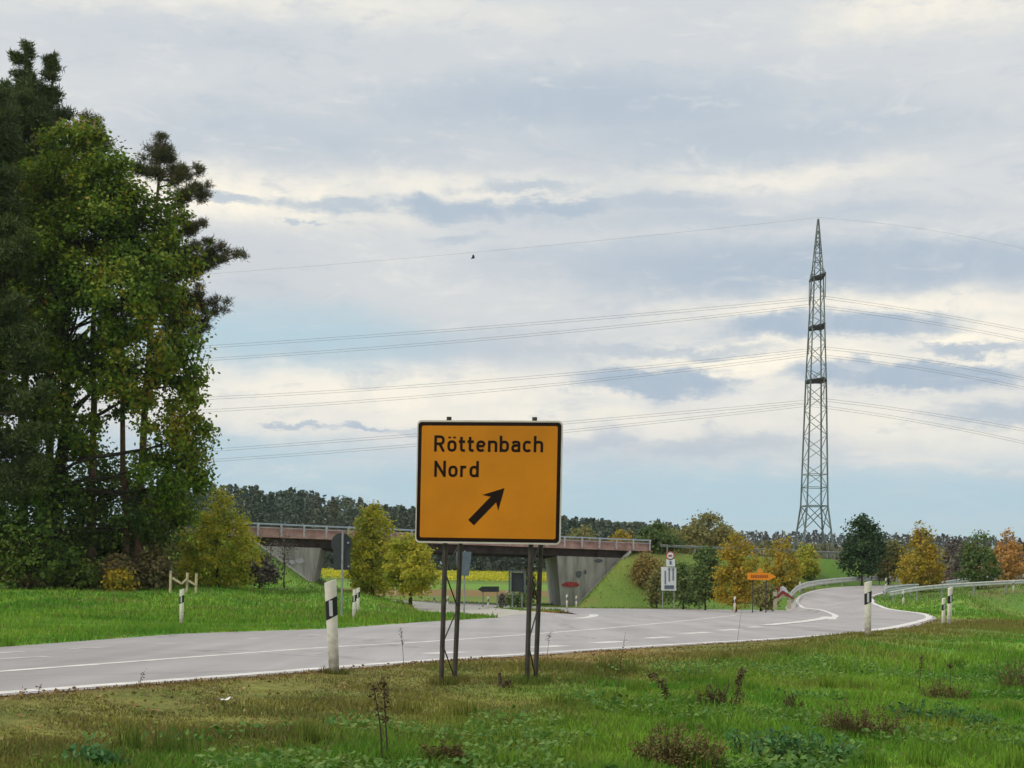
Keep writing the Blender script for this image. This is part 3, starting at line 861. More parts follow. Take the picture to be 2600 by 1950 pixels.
def loop(cx, cy, rx, ry, a0, a1, n=14, p=2.6):
    out = []
    for k in range(n + 1):
        a = math.radians(a0 + (a1 - a0) * k / n); c, s_ = math.cos(a), math.sin(a)
        out.append((cx + rx * math.copysign(abs(c) ** (2 / p), c), cy + ry * math.copysign(abs(s_) ** (2 / p), s_)))
    return out
XH = 0.70; hs = 0.078
yo, ro = XH / 2, XH / 2 - hs
GL = {
    'R': (0.60, [[(hs, 0), (hs, 1)], [(hs, 1 - hs)] + loop(0.28, 0.70, 0.22, 0.222, 90, -90, 10) + [(hs, 0.478)], [(0.30, 0.478), (0.53, 0.0)]]),
    'o': (0.52, [loop(0.26, yo, 0.18, ro, 0, 360, 24)]),
    'ö': (0.52, [loop(0.26, yo, 0.18, ro, 0, 360, 24), [(0.13, 0.82), (0.13, 0.93)], [(0.39, 0.82), (0.39, 0.93)]]),
    't': (0.36, [[(0.14, 0.92), (0.14, 0.17), (0.17, 0.10), (0.23, hs), (0.34, hs)], [(0.0, XH - hs), (0.34, XH - hs)]]),
    'e': (0.52, [[(0.08, yo + 0.005), (0.44, yo + 0.005)], loop(0.26, yo, 0.18, ro, 5, 318, 22)]),
    'n': (0.52, [[(hs, 0), (hs, XH)], [(hs, XH - 0.16)] + loop(0.26, XH - hs - 0.16, 0.18, 0.16, 150, 0, 9) + [(0.44, 0)]]),
    'b': (0.52, [[(hs, 0), (hs, 1.0)], loop(0.26, yo, 0.18, ro, 0, 360, 24)]),
    'a': (0.50, [[(0.06, XH - 0.16)] + loop(0.25, XH - hs - 0.13, 0.17, 0.13, 150, 0, 9) + [(0.42, 0)], [(0.42, yo + 0.06), (0.2, yo + 0.06)] + loop(0.2, 0.235, 0.12, 0.157, 90, 270, 10) + [(0.30, hs), (0.42, 0.15)]]),
    'c': (0.48, [loop(0.26, yo, 0.18, ro, 42, 318, 20)]),
    'h': (0.52, [[(hs, 0), (hs, 1.0)], [(hs, XH - 0.16)] + loop(0.26, XH - hs - 0.16, 0.18, 0.16, 150, 0, 9) + [(0.44, 0)]]),
    'N': (0.64, [[(hs, 0), (hs, 1)], [(hs, 0.93), (0.56, 0.07)], [(0.56, 0), (0.56, 1)]]),
    'r': (0.38, [[(hs, 0), (hs, XH)], [(hs, XH - 0.2)] + loop(0.24, XH - hs - 0.12, 0.14, 0.12, 165, 60, 6)]),
    'd': (0.52, [[(0.44, 0), (0.44, 1.0)], loop(0.26, yo, 0.18, ro, 0, 360, 24)]),
}
def stroke(pts, width):
    """flat ribbon polygon pair lists along a 2D polyline"""
    n = len(pts); closed = math.hypot(pts[0][0] - pts[-1][0], pts[0][1] - pts[-1][1]) < 1e-6
    L, R = [], []
    for i in range(n):
        a = pts[i - 1] if i > 0 else (pts[-2] if closed else None)
        b = pts[i + 1] if i < n - 1 else (pts[1] if closed else None)
        p = pts[i]; nn = []
        for q, w_ in ((a, -1), (b, 1)):
            if q is None: continue
            dx, dy = (q[0] - p[0]) * w_, (q[1] - p[1]) * w_
            l = math.hypot(dx, dy) or 1e-9
            nn.append((-dy / l, dx / l))
        nx, ny = sum(v[0] for v in nn) / len(nn), sum(v[1] for v in nn) / len(nn)
        l2 = max(nx * nx + ny * ny, 0.25)
        L.append((p[0] + nx / l2 * width / 2, p[1] + ny / l2 * width / 2)); R.append((p[0] - nx / l2 * width / 2, p[1] - ny / l2 * width / 2))
    return L, R
def write(text, u0, u1, v0, cap, parent, place, mat, w0, sw=0.165, name='letter', skip=()):
    wx_ = 1.16
    tot = sum(GL[c][0] * wx_ for c in text); gap = ((u1 - u0) / cap - tot) / (len(text) - 1)
    x = 0.0
    for ch in text:
        wd, st = GL[ch]; m = MB()
        wd *= wx_; st = [[(q[0] * wx_, q[1]) for q in w_] for w_ in st]
        for k, pts in enumerate(st):
            L, R = stroke(pts, sw); n = len(L)
            vv = [place(u0 + (x + p[0]) * cap, v0 + p[1] * cap, w0 + k * 0.0005) for p in L + R]
            m.add(vv, [(i, n + i, n + i + 1, i + 1) for i in range(n - 1)])
        m.build(name, mat, parent)
        x += wd + gap
write('Röttenbach', -0.578, 0.566, 0.312, 0.168, face, S, M['sign_black'], 0.006)
write('Nord', -0.572, -0.10, 0.049, 0.168, face, S, M['sign_black'], 0.006)
def arrow():
    t, h = Vector((-0.173, -0.422)), Vector((0.171, -0.060)); d = (h - t).normalized(); n = Vector((-d.y, d.x)); L = (h - t).length
    q = [t + n * 0.041, t + d * (L - 0.165) + n * 0.041, t + d * (L - 0.215) + n * 0.118, h, t + d * (L - 0.215) - n * 0.118, t + d * (L - 0.165) - n * 0.041, t - n * 0.041]
    m = MB(); m.prism([S(p.x, p.y, 0.0045) for p in q], SW * 0.002); return m.build('arrow', M['sign_black'], face)
arrow()
def sign_support(uf, ub):
    topv = SHT / 2
    ground_f = lambda p: hz(p.x, p.y)
    f0 = S(uf, topv + 0.018, -0.075); b_off = Vector((ub, 0.34, 0))
    foot = f0.copy(); foot.z = ground_f(f0) - 0.15; foot.x -= 0.045
    m = MB(); m.tube([f0, foot], 0.026, 8); m.build('leg', M['post_steel'], sign, smooth=False)
    bt = S(uf, -0.2, -0.12) + b_off; bf = foot + b_off * 0.92
    m = MB(); m.tube([bt, bf], 0.026, 8); m.build('leg', M['post_steel'], sign)
    zs = [0.05, 0.42, 0.80, 1.18, 1.5]
    for i in range(len(zs) - 1):
        fa, fb = (foot, bf) if i % 2 else (bf, foot)
        z0 = foot.z + 0.15
        def on(a, z):
            e = f0 if a is foot else bt
            t = (z0 + z - a.z) / (e.z - a.z); return a.lerp(e, t)
        m = MB(); m.tube([on(fa, zs[i]), on(fb, zs[i + 1])], 0.008, 6); m.build('brace', M['post_steel'], sign)
    m = MB(); m.tube([f0 + Vector((0, 0, -0.05)), f0 + Vector((0, 0, 0.025))], 0.026, 8); m.build('cap', M['post_steel'], sign)
sign_support(-0.44, 0.135)
sign_support(0.46, 0.10)
for u_ in (-0.44, 0.46):
    for v_ in (0.42, -0.42):
        m = MB(); m.prism([S(u_ + 0.009 * math.cos(2 * math.pi * k / 8), v_ + 0.009 * math.sin(2 * math.pi * k / 8), 0.0045) for k in range(8)], SW * 0.004); m.build('bolt', M['sign_orange'], face)
for v in (0.42, -0.42):
    m = MB(); m.bar(S(-0.7, v, -0.055), S(0.7, v, -0.055), 0.02, 0.04); m.build('clamp_rail', M['galv'], sign)

# ------------------------------------------------------------------ distant signs
def ring_of(c, r, n, nrm=(0, -1, 0), up=(0, 0, 1)):
    nrm, up = Vector(nrm), Vector(up); a = nrm.cross(up).normalized()
    return [c + a * (r * math.cos(2 * math.pi * k / n)) + up * (r * math.sin(2 * math.pi * k / n)) for k in range(n)]

def pole_thing(name, px, pyb, Y, label):
    b = P(px, pyb, Y); b.z = hz(b.x, b.y)
    return empty(name, b, label, 'road sign'), b

# round sign seen from behind
t, b = pole_thing('round_sign', 868, 1588, 51, 'dark back of a round sign with a plate below on a thin pole')
top = P(867, 1352, 51)
MB().tube([b - Vector((0, 0.12, 0.2)), (b.x, b.y - 0.12, top.z + 0.02)], 0.034, 8).build('pole', M['galv'], t)
MB().prism(ring_of(P(867, 1380, 50.95), 0.34, 28), (0, 0.03, 0)).build('disc', M['sign_back'], t)
MB().prism([P(x, y, 50.93) for x, y in ((846, 1399), (889, 1399), (890, 1447), (847, 1447))], (0, 0.03, 0)).build('plate', M['sign_back'], t)
for x, y in ((884, 1378), (885, 1438)):
    MB().prism(ring_of(P(x, y, 50.88), 0.035, 8), (0, 0.04, 0)).build('clamp', M['galv'], t)
# blue-grey narrow sign back
t, b = pole_thing('narrow_sign', 1178, 1567, 62, 'blue-grey narrow sign back on a thin pole seen under the orange sign')
tp = P(1178, 1398, 62)
MB().tube([b - Vector((0, 0, 0.2)), (b.x, b.y, tp.z)], 0.032, 8).build('pole', M['galv'], t)
MB().prism([P(x, y, 61.9) for x, y in ((1158, 1400), (1197, 1401), (1196, 1418), (1190, 1462), (1163, 1461), (1157, 1417))], (0, 0.03, 0)).build('plate', M['sign_back_blue'], t)
MB().prism(ring_of(P(1169, 1411, 61.85), 0.05, 10), (0, 0.03, 0)).build('clamp', M['galv'], t)
# framed board
def two_leg(name, px0, px1, py0, py1, pyb, Y, mat, label, frame=None):
    c = P((px0 + px1) / 2, pyb, Y); gzz = hz(c.x, c.y)
    t = empty(name, (c.x, c.y, gzz), label, 'road sign')
    bd = MB().prism([P(px0, py0, Y), P(px1, py0 + 1, Y), P(px1, py1 + 1, Y), P(px0, py1, Y)], (0, 0.05, 0)).build('board', mat, t)
    for fx in (0.12, 0.88):
        q = P(px0 + (px1 - px0) * fx, py0, Y + 0.1); MB().tube([(q.x, q.y, gzz - 0.2), q], 0.04, 6).build('leg', M['galv'], t)
    return t, bd
t, bd = two_leg('framed_sign', 1298, 1330, 1453, 1502, 1546, 100, M['sign_back'], 'dark framed sign back between the orange sign legs and the bridge wall')
for x in (1294, 1333):
    MB().bar(P(x, 1450, 99.9), P(x, 1506, 99.9), 0.13, 0.10).build('frame_bar', M['sign_back_blue'], t)
MB().bar(P(1291, 1450, 99.85), P(1336, 1451, 99.85), 0.10, 0.10).build('frame_bar', M['sign_back_blue'], t)
c = P(1242, 1546, 95); gzz = hz(c.x, c.y)
t = empty('arrow_signpost', (c.x, c.y, gzz), 'grey back of an arrow shaped signpost pointing left below the orange sign', 'road sign')
MB().prism([P(x, y, 95) for x, y in ((1213, 1496), (1224, 1489), (1267, 1489), (1267, 1503), (1224, 1503))], (0, 0.05, 0)).build('board', M['sign_back'], t)
for x in (1227, 1263):
    q = P(x, 1489, 95.1); MB().tube([(q.x, q.y, gzz - 0.2), q], 0.035, 6).build('leg', M['galv'], t)
# white lane sign with round sign and plate above
t, bd = two_leg('lane_sign', 1679, 1717, 1439, 1499, 1546, 115, M['plate_white'], 'white lane sign with small plate and round red rimmed sign above it', None)
for x, y0, y1 in ((1689, 1449, 1483), (1699, 1444, 1476), (1709, 1444, 1474)):
    MB().prism([P(x - 1.6, y0, 114.97), P(x + 1.6, y0, 114.97), P(x + 1.6, y1, 114.97), P(x - 1.6, y1, 114.97)], (0, 0.02, 0)).build('lane_mark', M['plate_grey'], bd)
for x, y0 in ((1699, 1441), (1709, 1441)):
    MB().prism([P(x - 3.5, y0 + 6, 114.955), P(x + 3.5, y0 + 6, 114.955), P(x, y0, 114.955)], (0, 0.01, 0)).build('arrow_head', M['plate_grey'], bd)
MB().prism([P(x, y, 114.965) for x, y in ((1687, 1486), (1711, 1486), (1711, 1495), (1687, 1495))], (0, 0.02, 0)).build('print_patch', M['sign_back_blue'], bd)
MB().prism([P(x, y, 114.9) for x, y in ((1692, 1420), (1714, 1420), (1714, 1438), (1692, 1438))], (0, 0.04, 0)).build('small_plate', M['plate_white'], t)
MB().prism([P(x, y, 114.87) for x, y in ((1700, 1424), (1705, 1424), (1705, 1433), (1700, 1433))], (0, 0.02, 0)).build('mark', M['plate_grey'], t)
rd = MB().prism(ring_of(P(1702, 1411, 114.9), 0.32, 20), (0, 0.04, 0)).build('round_sign', M['red'], t)
MB().prism(ring_of(P(1702, 1411, 114.87), 0.235, 20), (0, 0.02, 0)).build('white_disc', M['plate_white'], rd)
MB().prism([P(x, y, 114.85) for x, y in ((1697, 1409), (1706, 1409), (1706, 1413), (1697, 1413))], (0, 0.015, 0)).build('mark', M['dark_red'], rd)
# orange arrow signpost
c = P(1930, 1546, 97); gzz = hz(c.x, c.y)
t = empty('arrow_signpost', (c.x, c.y, gzz), 'bright orange arrow signpost pointing right in front of the yellow trees', 'road sign')
bd = MB().prism([P(x, y, 97) for x, y in ((1898, 1454), (1954, 1455), (1971, 1464), (1954, 1473), (1898, 1472))], (0, 0.06, 0)).build('board', M['orange'], t)
for i, x in enumerate(np.arange(1907, 1948, 4.4)):
    MB().prism([P(x, 1460 - (i % 3 == 0) * 2, 96.98), P(x + 2.6, 1460, 96.98), P(x + 2.6, 1467, 96.98), P(x, 1467, 96.98)], (0, 0.01, 0)).build('lettering_mark', M['orange_dark'], bd)
for x in (1912, 1946):
    q = P(x, 1456, 97.1); MB().tube([(q.x, q.y, gzz - 0.2), q], 0.035, 6).build('leg', M['post_steel'], t)
MB().prism([P(x, y, 97) for x, y in ((1922, 1454), (1925, 1447), (1930, 1441), (1935, 1447), (1938, 1454))], (0, 0.04, 0)).build('pointed_top', M['orange'], t)
# red and white chevron marker at the guardrail start
c = P(1990, 1547, 103); gzz = hz(c.x, c.y)
t = empty('chevron_marker', (c.x, c.y, gzz), 'red and white chevron marker on cream legs where the outer guardrail begins', 'road marker')
MB().prism([P(x, y, 103) for x, y in ((1976, 1510), (1979, 1493), (1988, 1488), (1996, 1493), (2003, 1506), (1992, 1504), (1986, 1503))], (0, 0.08, 0)).build('white_plate', M['plate_white'], t)
MB().prism([P(x, y, 102.9) for x, y in ((1972, 1514), (1986, 1500), (1990, 1500), (2017, 1519), (2014, 1523), (1988, 1508), (1975, 1519))], (0, 0.08, 0)).build('red_chevron', M['dark_red'], t)
MB().prism([P(x, y, 102.9) for x, y in ((1974, 1503), (1977, 1490), (1984, 1487), (1981, 1493), (1979, 1502))], (0, 0.08, 0)).build('red_chevron', M['dark_red'], t)
MB().prism([P(x, y, 103) for x, y in ((1964, 1548), (1964, 1525), (1985, 1510), (1998, 1513), (1993, 1519), (1985, 1517), (1973, 1527), (1973, 1548))], (0, 0.12, 0)).build('leg', M['cream'], t)
MB().prism([P(x, y, 103) for x, y in ((2000, 1546), (1999, 1523), (2009, 1523), (2009, 1546))], (0, 0.12, 0)).build('leg', M['cream'], t)
MB().box(P(1968, 1508, 103), (0.24, 0.12, 0.30)).build('marker_block', M['cream'], t)

# ------------------------------------------------------------------ guardrails
def guardrail(name, pts, label, mat, beam=0.31, spacing=3.6):
    c = smooth([Vector(p) for p in pts], 8)
    t = empty(name, (c[0].x, c[0].y, hz(c[0].x, c[0].y)), label, 'guardrail')
    prof = [(0.0, -0.155), (0.045, -0.11), (0.045, -0.06), (0.0, -0.015), (0.0, 0.015), (0.045, 0.06), (0.045, 0.11), (0.0, 0.155)]
    m = MB(); k = len(prof); n = len(c); vv = []
    for i, p in enumerate(c):
        d = (c[min(i + 1, n - 1)] - c[max(i - 1, 0)]); d.z = 0; d.normalize(); nr = Vector((d.y, -d.x, 0))
        if nr.y > 0: nr = -nr
        vv += [p + nr * a + Vector((0, 0, z * beam / 0.31)) for a, z in prof]
    m.add(vv, [(i * k + j, i * k + j + 1, (i + 1) * k + j + 1, (i + 1) * k + j) for i in range(n - 1) for j in range(k - 1)])
    m.build('beam', mat, t)
    L = 0.0; nxt = 0.4
    for a, b_ in zip(c[:-1], c[1:]):
        L += (b_ - a).length
        if L > nxt:
            g = hz(b_.x, b_.y)
            MB().bar((b_.x, b_.y + 0.08, min(g, b_.z - 0.4) - 0.15), (b_.x, b_.y + 0.08, b_.z + 0.14), 0.10, 0.06).build('rail_post', M['galv'], t); nxt += spacing
    return t
def off(p, dz, dx=0.0, dy=0.0): return Vector(p) + Vector((dx, dy, dz))
guardrail('guardrail', [P(2003, 1516, 117), P(2014, 1503, 122), P(2030, 1491, 127), P(2062, 1482, 131), P(2115, 1475, 136), P(2180, 1470, 140), P(2250, 1469, 144), P(2310, 1472, 148)],
          'long pale guardrail curving round the outside of the ramp bend', M['guard_pale'], 0.46)
guardrail('guardrail', [P(2243, 1507, 104), P(2252, 1497, 107), P(2280, 1492, 110), P(2310, 1489, 114), P(2332, 1488, 117)],
          'short grey guardrail with bent end on the inside of the ramp', M['guard'], 0.34)
guardrail('guardrail', [P(2258, 1508, 101), P(2300, 1500, 103), P(2350, 1493, 105), P(2420, 1487, 108), P(2500, 1482, 110), P(2660, 1474, 115)],
          'straight pale guardrail running along the meadow to the right edge', M['guard_pale'], 0.30)
guardrail('guardrail', [P(2385, 1483, 126), P(2440, 1474, 128), P(2520, 1467, 131), P(2660, 1460, 136)],
          'dark grey guardrail behind the pale one at the right edge', M['guard'], 0.30)
guardrail('guardrail', [off((12.5, bridge_line(12.5), DECK), 0.55), off((18, bridge_line(18), DECK), 0.55), off((26, bridge_line(26), DECK), 0.55), off((40, bridge_line(40), DECK), 0.55)],
          'distant dark guardrail on top of the embankment right of the bridge', M['galv'], 0.2)

# ------------------------------------------------------------------ wooden stakes
c = P(468, 1497, 76); gzz = hz(c.x, c.y)
t = empty('tree_stakes', (c.x, c.y, gzz), 'pale wooden stakes joined by slanting rails left of the first yellow tree', 'wooden stakes')
tops = []
for x, yt, yb in ((434, 1449, 1500), (476, 1454, 1501), (499, 1455, 1494)):
    a, q = P(x, yt, 76), P(x - 2, yb, 76); q.z = min(q.z, hz(q.x, q.y)) - 0.2
    MB().tube([q, a], 0.065, 7).build('stake', M['stake'], t); tops.append(a)
for (x0, y0), (x1, y1) in (((438, 1467), (461, 1482)), ((461, 1482), (476, 1468)), ((478, 1474), (498, 1486))):
    MB().bar(P(x0, y0, 75.9), P(x1, y1, 75.9), 0.06, 0.09).build('rail', M['stake'], t)

# ------------------------------------------------------------------ bridge
bx0, bx1 = -19.6, 11.6
def BL(x, t_=0.0, z=0.0): return Vector((x - 0.08 * t_, bridge_line(x) + t_, z))
br = empty('road_bridge', BL(-4, 4, 0), 'low concrete road bridge with red-brown parapet and pale railing', 'bridge')
MB().prism([BL(bx0, -0.3, 4.72), BL(bx1, -0.3, 4.72), BL(bx1, 10, 4.72), BL(bx0, 10, 4.72)], (0, 0, 0.36)).build('deck', M['parapet'], br)
for tt in (0.5, 3.2, 6.0, 8.8):
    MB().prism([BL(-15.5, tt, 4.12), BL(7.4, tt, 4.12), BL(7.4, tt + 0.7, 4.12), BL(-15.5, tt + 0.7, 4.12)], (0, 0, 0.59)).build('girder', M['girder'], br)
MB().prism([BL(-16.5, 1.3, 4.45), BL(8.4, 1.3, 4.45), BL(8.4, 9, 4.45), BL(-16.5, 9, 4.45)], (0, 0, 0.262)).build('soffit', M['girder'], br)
xs = np.linspace(bx0 + 0.2, bx1 - 0.1, 22)
for side, t_ in (('near', -0.36), ('far', 9.9)):
    rl = MB(); rl.bar(BL(bx0, t_, 5.66), BL(bx1, t_, 5.64), 0.12, 0.11); rl.build('top_rail', M['rail_blue'], br)
    MB().bar(BL(bx0, t_ - 0.01, 5.40), BL(bx1, t_ - 0.01, 5.38), 0.05, 0.05).build('middle_rail', M['rail_post'], br)
    for i, x in enumerate(xs):
        MB().box(BL(x, t_ - 0.05, 5.24), (0.14, 0.10, 0.86)).build('railing_post', M['rail_post'], br)
        if i < len(xs) - 1:
            a, b_ = BL(x + 0.08, t_ + 0.18, 0), BL(xs[i + 1] - 0.08, t_ + 0.18, 0)
            MB().prism([(a.x, a.y, 4.75), (b_.x, b_.y, 4.75), (b_.x, b_.y, 5.46), (a.x, a.y, 5.46)], (-0.01, 0.10, 0)).build('parapet_panel', M['parapet'], br)
def loft(name, bot, topp, mat, parent):
    n = len(bot); m = MB(); m.add(list(bot) + list(topp), [tuple(range(n))[::-1], tuple(range(n, 2 * n))] + [(i, (i + 1) % n, n + (i + 1) % n, n + i) for i in range(n)])
    return m.build(name, mat, parent)
wr = loft('abutment', [BL(4.05, 0.1, -0.6), BL(10.6, 0.1, -0.6), BL(10.6, 9.6, -0.6), BL(4.05, 9.6, -0.6)], [BL(3.6, 0.1, 4.10), BL(10.6, 0.1, 4.10), BL(10.6, 9.6, 4.10), BL(3.6, 9.6, 4.10)], M['concrete'], br)
wl_ = loft('abutment', [BL(-14.8, 0.1, -0.6), BL(-22, 0.1, -0.6), BL(-22, 9.6, -0.6), BL(-14.8, 9.6, -0.6)], [BL(-13.9, 0.1, 4.10), BL(-22, 0.1, 4.10), BL(-22, 9.6, 4.10), BL(-13.9, 9.6, 4.10)], M['concrete'], br)
MB().prism([BL(7.0, 0.3, 4.10), BL(10.6, 0.3, 4.10), BL(10.6, 9, 4.10), BL(7.0, 9, 4.10)], (0, 0, 0.61)).build('bearing_seat', M['girder'], br)
MB().prism([BL(-15.5, 0.3, 4.10), BL(-21, 0.3, 4.10), BL(-21, 9, 4.10), BL(-15.5, 9, 4.10)], (0, 0, 0.61)).build('bearing_seat', M['girder'], br)
MB().bar(BL(5.3, -0.25, 0.05), BL(9.75, -0.25, 4.65), 0.35, 0.16).build('coping', M['coping'], wr)
MB().bar(BL(-14.3, -0.25, 1.4), BL(-18.5, -0.25, 4.62), 0.35, 0.16).build('coping', M['coping'], wl_)
# spray paint on the walls: flat irregular marks
def spray(cx, cy, w, h, mat, parent, seed, x_line):
    rg = random.Random(seed); base = []
    for k in range(26):
        a = 2 * math.pi * k / 26; rr = 0.78 + 0.3 * rg.random()
        base.append((cx + w * rr * math.cos(a), cy + h * rr * math.sin(a)))
    pts = []
    for x, y in base:
        dx = (x - PX) / F
        X = None; lo = 100.0
        # intersect the view ray with the wall's front plane
        Yw = (127.0 - 0.743 * 3.56 + 0.05) / (1 - 0.743 * dx)
        pts.append(P(x, y, Yw))
    MB().prism(pts, (-0.006, -0.02, 0)).build('spray_paint', mat, parent)
M['spray_red'] = simple('spray_paint_red', (0.36, 0.045, 0.05), 0.8, var=0.35, scale=3)
M['spray_grey'] = simple('spray_paint_grey', (0.10, 0.11, 0.12), 0.8, var=0.3, scale=3)
M['spray_white'] = simple('spray_paint_white', (0.48, 0.45, 0.48), 0.8, var=0.3, scale=3)
spray(1450, 1484, 24, 7, M['spray_red'], wr, 3, 0)
spray(1470, 1458, 8, 9, M['spray_grey'], wr, 4, 0)
spray(1486, 1452, 4, 6, M['spray_grey'], wr, 5, 0)
spray(1520, 1424, 12, 5, M['spray_grey'], wr, 9, 0)
spray(762, 1424, 12, 7, M['spray_white'], wl_, 6, 0)
spray(742, 1428, 9, 6, M['spray_white'], wl_, 7, 0)

# ------------------------------------------------------------------ pylon
PYL = P(2066.5, 1345, 260); pz = hz(PYL.x, PYL.y)
pyl = empty('transmission_pylon', (PYL.x, PYL.y, pz), 'tall steel lattice power pylon rising behind the embankment', 'pylon')
def pz_of(py): return P(2070, py, 260).z
k_px = 260 / F
prof_z = [pz, pz_of(1345), pz_of(1285), pz_of(965), pz_of(690), pz_of(640), pz_of(556)]
prof_w = [52 * k_px, 37 * k_px, 28.5 * k_px, 21.5 * k_px, 12 * k_px, 8.5 * k_px, 1.2 * k_px]
yaw = math.radians(7)
def pcorner(z, k):
    w = float(np.interp(z, prof_z, prof_w)) / 1.06
    a = [(-1, -1), (1, -1), (1, 1), (-1, 1)][k]
    x, y = a[0] * w, a[1] * w
    return Vector((PYL.x + x * math.cos(yaw) - y * math.sin(yaw), PYL.y + x * math.sin(yaw) + y * math.cos(yaw), z))
for k in range(4):
    for z0, z1, w in ((prof_z[0] - 0.5, prof_z[2], 0.26), (prof_z[2], prof_z[3], 0.24), (prof_z[3], prof_z[4], 0.20), (prof_z[4], prof_z[6], 0.14)):
        MB().bar(pcorner(z0, k), pcorner(z1, k), w, w).build('leg', M['pylon'], pyl)
pan = [pz + 0.2, pz_of(1345), pz_of(1285), pz_of(1238)]
y = 1238.0
while y > 975:
    y -= 33; pan.append(pz_of(y))
pan += [pz_of(965)]
y = 965.0
while y > 720:
    y -= 31; pan.append(pz_of(y))
pan += [pz_of(690), pz_of(664), pz_of(642), pz_of(622), pz_of(604), pz_of(588)]
for i in range(len(pan) - 1):
    z0, z1 = pan[i], pan[i + 1]
    if z1 - z0 < 0.4: continue
    for k in range(4):
        k2 = (k + 1) % 4
        w = 0.13 if z0 < pz_of(1285) else 0.085
        if (i + k) % 2 == 0 or i < 2:
            MB().bar(pcorner(z0, k), pcorner(z1, k2), w, w).build('brace', M['pylon'], pyl)
        if (i + k) % 2 == 1 or i < 2:
            MB().bar(pcorner(z0, k2), pcorner(z1, k), w, w).build('brace', M['pylon'], pyl)
        if i in (1, 2, 3) or z0 > pz_of(700):
            MB().bar(pcorner(z1, k), pcorner(z1, k2), w * 1.2, w * 1.2).build('cross_bar', M['pylon'], pyl)
ARM = []
ay = Vector((-math.sin(yaw + 0.06), math.cos(yaw + 0.06), 0))
for name_l, py_att, drop in (('upper', 757, 4.0), ('middle', 885, 4.0), ('lower', 1016, 3.6)):
    za = P(2079, py_att, 257).z
    zt = za + drop
    for s in (-1, 1):
        tip = Vector((PYL.x, PYL.y, zt)) + ay * (3.6 * s)
        kk = (0, 1) if s < 0 else (3, 2)
        arm = empty('crossarm', tip); arm.parent = pyl; arm.matrix_parent_inverse = Matrix.Translation(-pyl.location)
        for k in kk:
            MB().bar(pcorner(zt - 0.1, k), tip, 0.20, 0.22).build('chord', M['pylon_dark'], arm)
            MB().bar(pcorner(zt + 1.5, k), tip + Vector((0, 0, 0.1)), 0.09, 0.10).build('chord', M['pylon'], arm)
        for f in (0.25, 0.5, 0.75):
            a, b_ = pcorner(zt - 0.1, kk[0]).lerp(tip, f), pcorner(zt - 0.1, kk[1]).lerp(tip, f)
            MB().bar(a, b_, 0.2, 0.12).build('tie', M['pylon_dark'], arm)
        att = tip + Vector((0, 0, -drop))
        MB().tube([tip, att], 0.07, 6).build('insulator', M['insulator'], arm)
        ARM.append((att, s))
    for k in range(4):
        MB().bar(pcorner(zt - 0.1, k), pcorner(zt - 0.1, (k + 1) % 4), 0.25, 0.40).build('arm_collar', M['pylon_dark'], pyl)

def wire(start, ptsL, dY, label, rad=0.015, twin=0.0):
    """sagging conductor from the pylon through two photo points"""
    p0 = start
    q = [P(x, y, start.y + dY * abs(x - 2080)) for x, y in ptsL]
    pts = [p0] + q
    X = np.array([p.x for p in pts]); Z = np.array([p.z for p in pts])
    co = np.polyfit(X, Z, 2)
    xe = X[-1] + (X[-1] - X[0]) * 0.35
    xs_ = np.linspace(X[0], xe, 40)
    c = [Vector((x, p0.y + (q[-1].y - p0.y) * (x - X[0]) / (X[-1] - X[0]), float(np.polyval(co, x) - (np.polyval(co, X[0]) - Z[0])))) for x in xs_]
    t = empty('power_line', p0, label, 'power line', 'conductors of the power line')
    for k in ((-1, 1) if twin else (0,)):
        MB().tube([p + Vector((0, 0, k * twin / 2)) for p in c], rad, 5, False).build('strand', M['wire'], t)
peak = Vector((PYL.x, PYL.y, pz_of(552)))
wire(peak, [(1300, 632), (580, 692)], 0.004, 'topmost thin wire running left from the tip of the pylon', 0.013)
wire(peak, [(2350, 583), (2600, 632)], 0.02, 'topmost thin wire running right from the tip of the pylon', 0.013)
LW = [[(1300, 826), (505, 882)], [(1300, 855), (505, 914)], [(1300, 962), (490, 1013)], [(1300, 987), (490, 1045)], [(1430, 1074), (500, 1146)], [(1430, 1096), (500, 1172)]]
RW = [[(2350, 795), (2600, 840)], [(2350, 817), (2600, 864)], [(2350, 917), (2600, 962)], [(2350, 938), (2600, 985)], [(2350, 1050), (2600, 1092)], [(2350, 1073), (2600, 1124)]]
lv = ['upper', 'upper', 'middle', 'middle', 'lower', 'lower']
for i, (att, s) in enumerate(ARM):
    nf = 'higher' if s < 0 else 'lower'
    wire(att, LW[i], 0.004, f'{nf} wire of the pair running left from the {lv[i]} crossarm of the pylon', 0.022, 0.4)
    wire(att, RW[i], 0.02, f'{nf} wire of the pair running right from the {lv[i]} crossarm of the pylon', 0.022, 0.4)

# ------------------------------------------------------------------ bird in flight
bp = P(1201, 655, 120)
bird = empty('bird', bp, 'small dark bird flying in front of the topmost power line', 'bird')
m = MB()
m.tube([bp + Vector(v) for v in ((-0.17, 0, -0.04), (-0.11, 0, -0.02), (0, 0, 0), (0.09, 0, 0.03), (0.15, 0, 0.05))], [0.01, 0.04, 0.065, 0.045, 0.012], 8)
m.build('body', M['bird'], bird, smooth=True)
for s in (-1, 1):
    q = [bp + Vector(v) for v in ((-0.06, 0.02 * s, 0.02), (0.06, 0.02 * s, 0.03), (0.10 + 0.02 * s, 0.14 * s, 0.17), (0.02, 0.22 * s, 0.22), (-0.07, 0.14 * s, 0.12))]
    MB().prism(q, (0.004, 0, 0.012)).build('wing', M['bird'], bird)

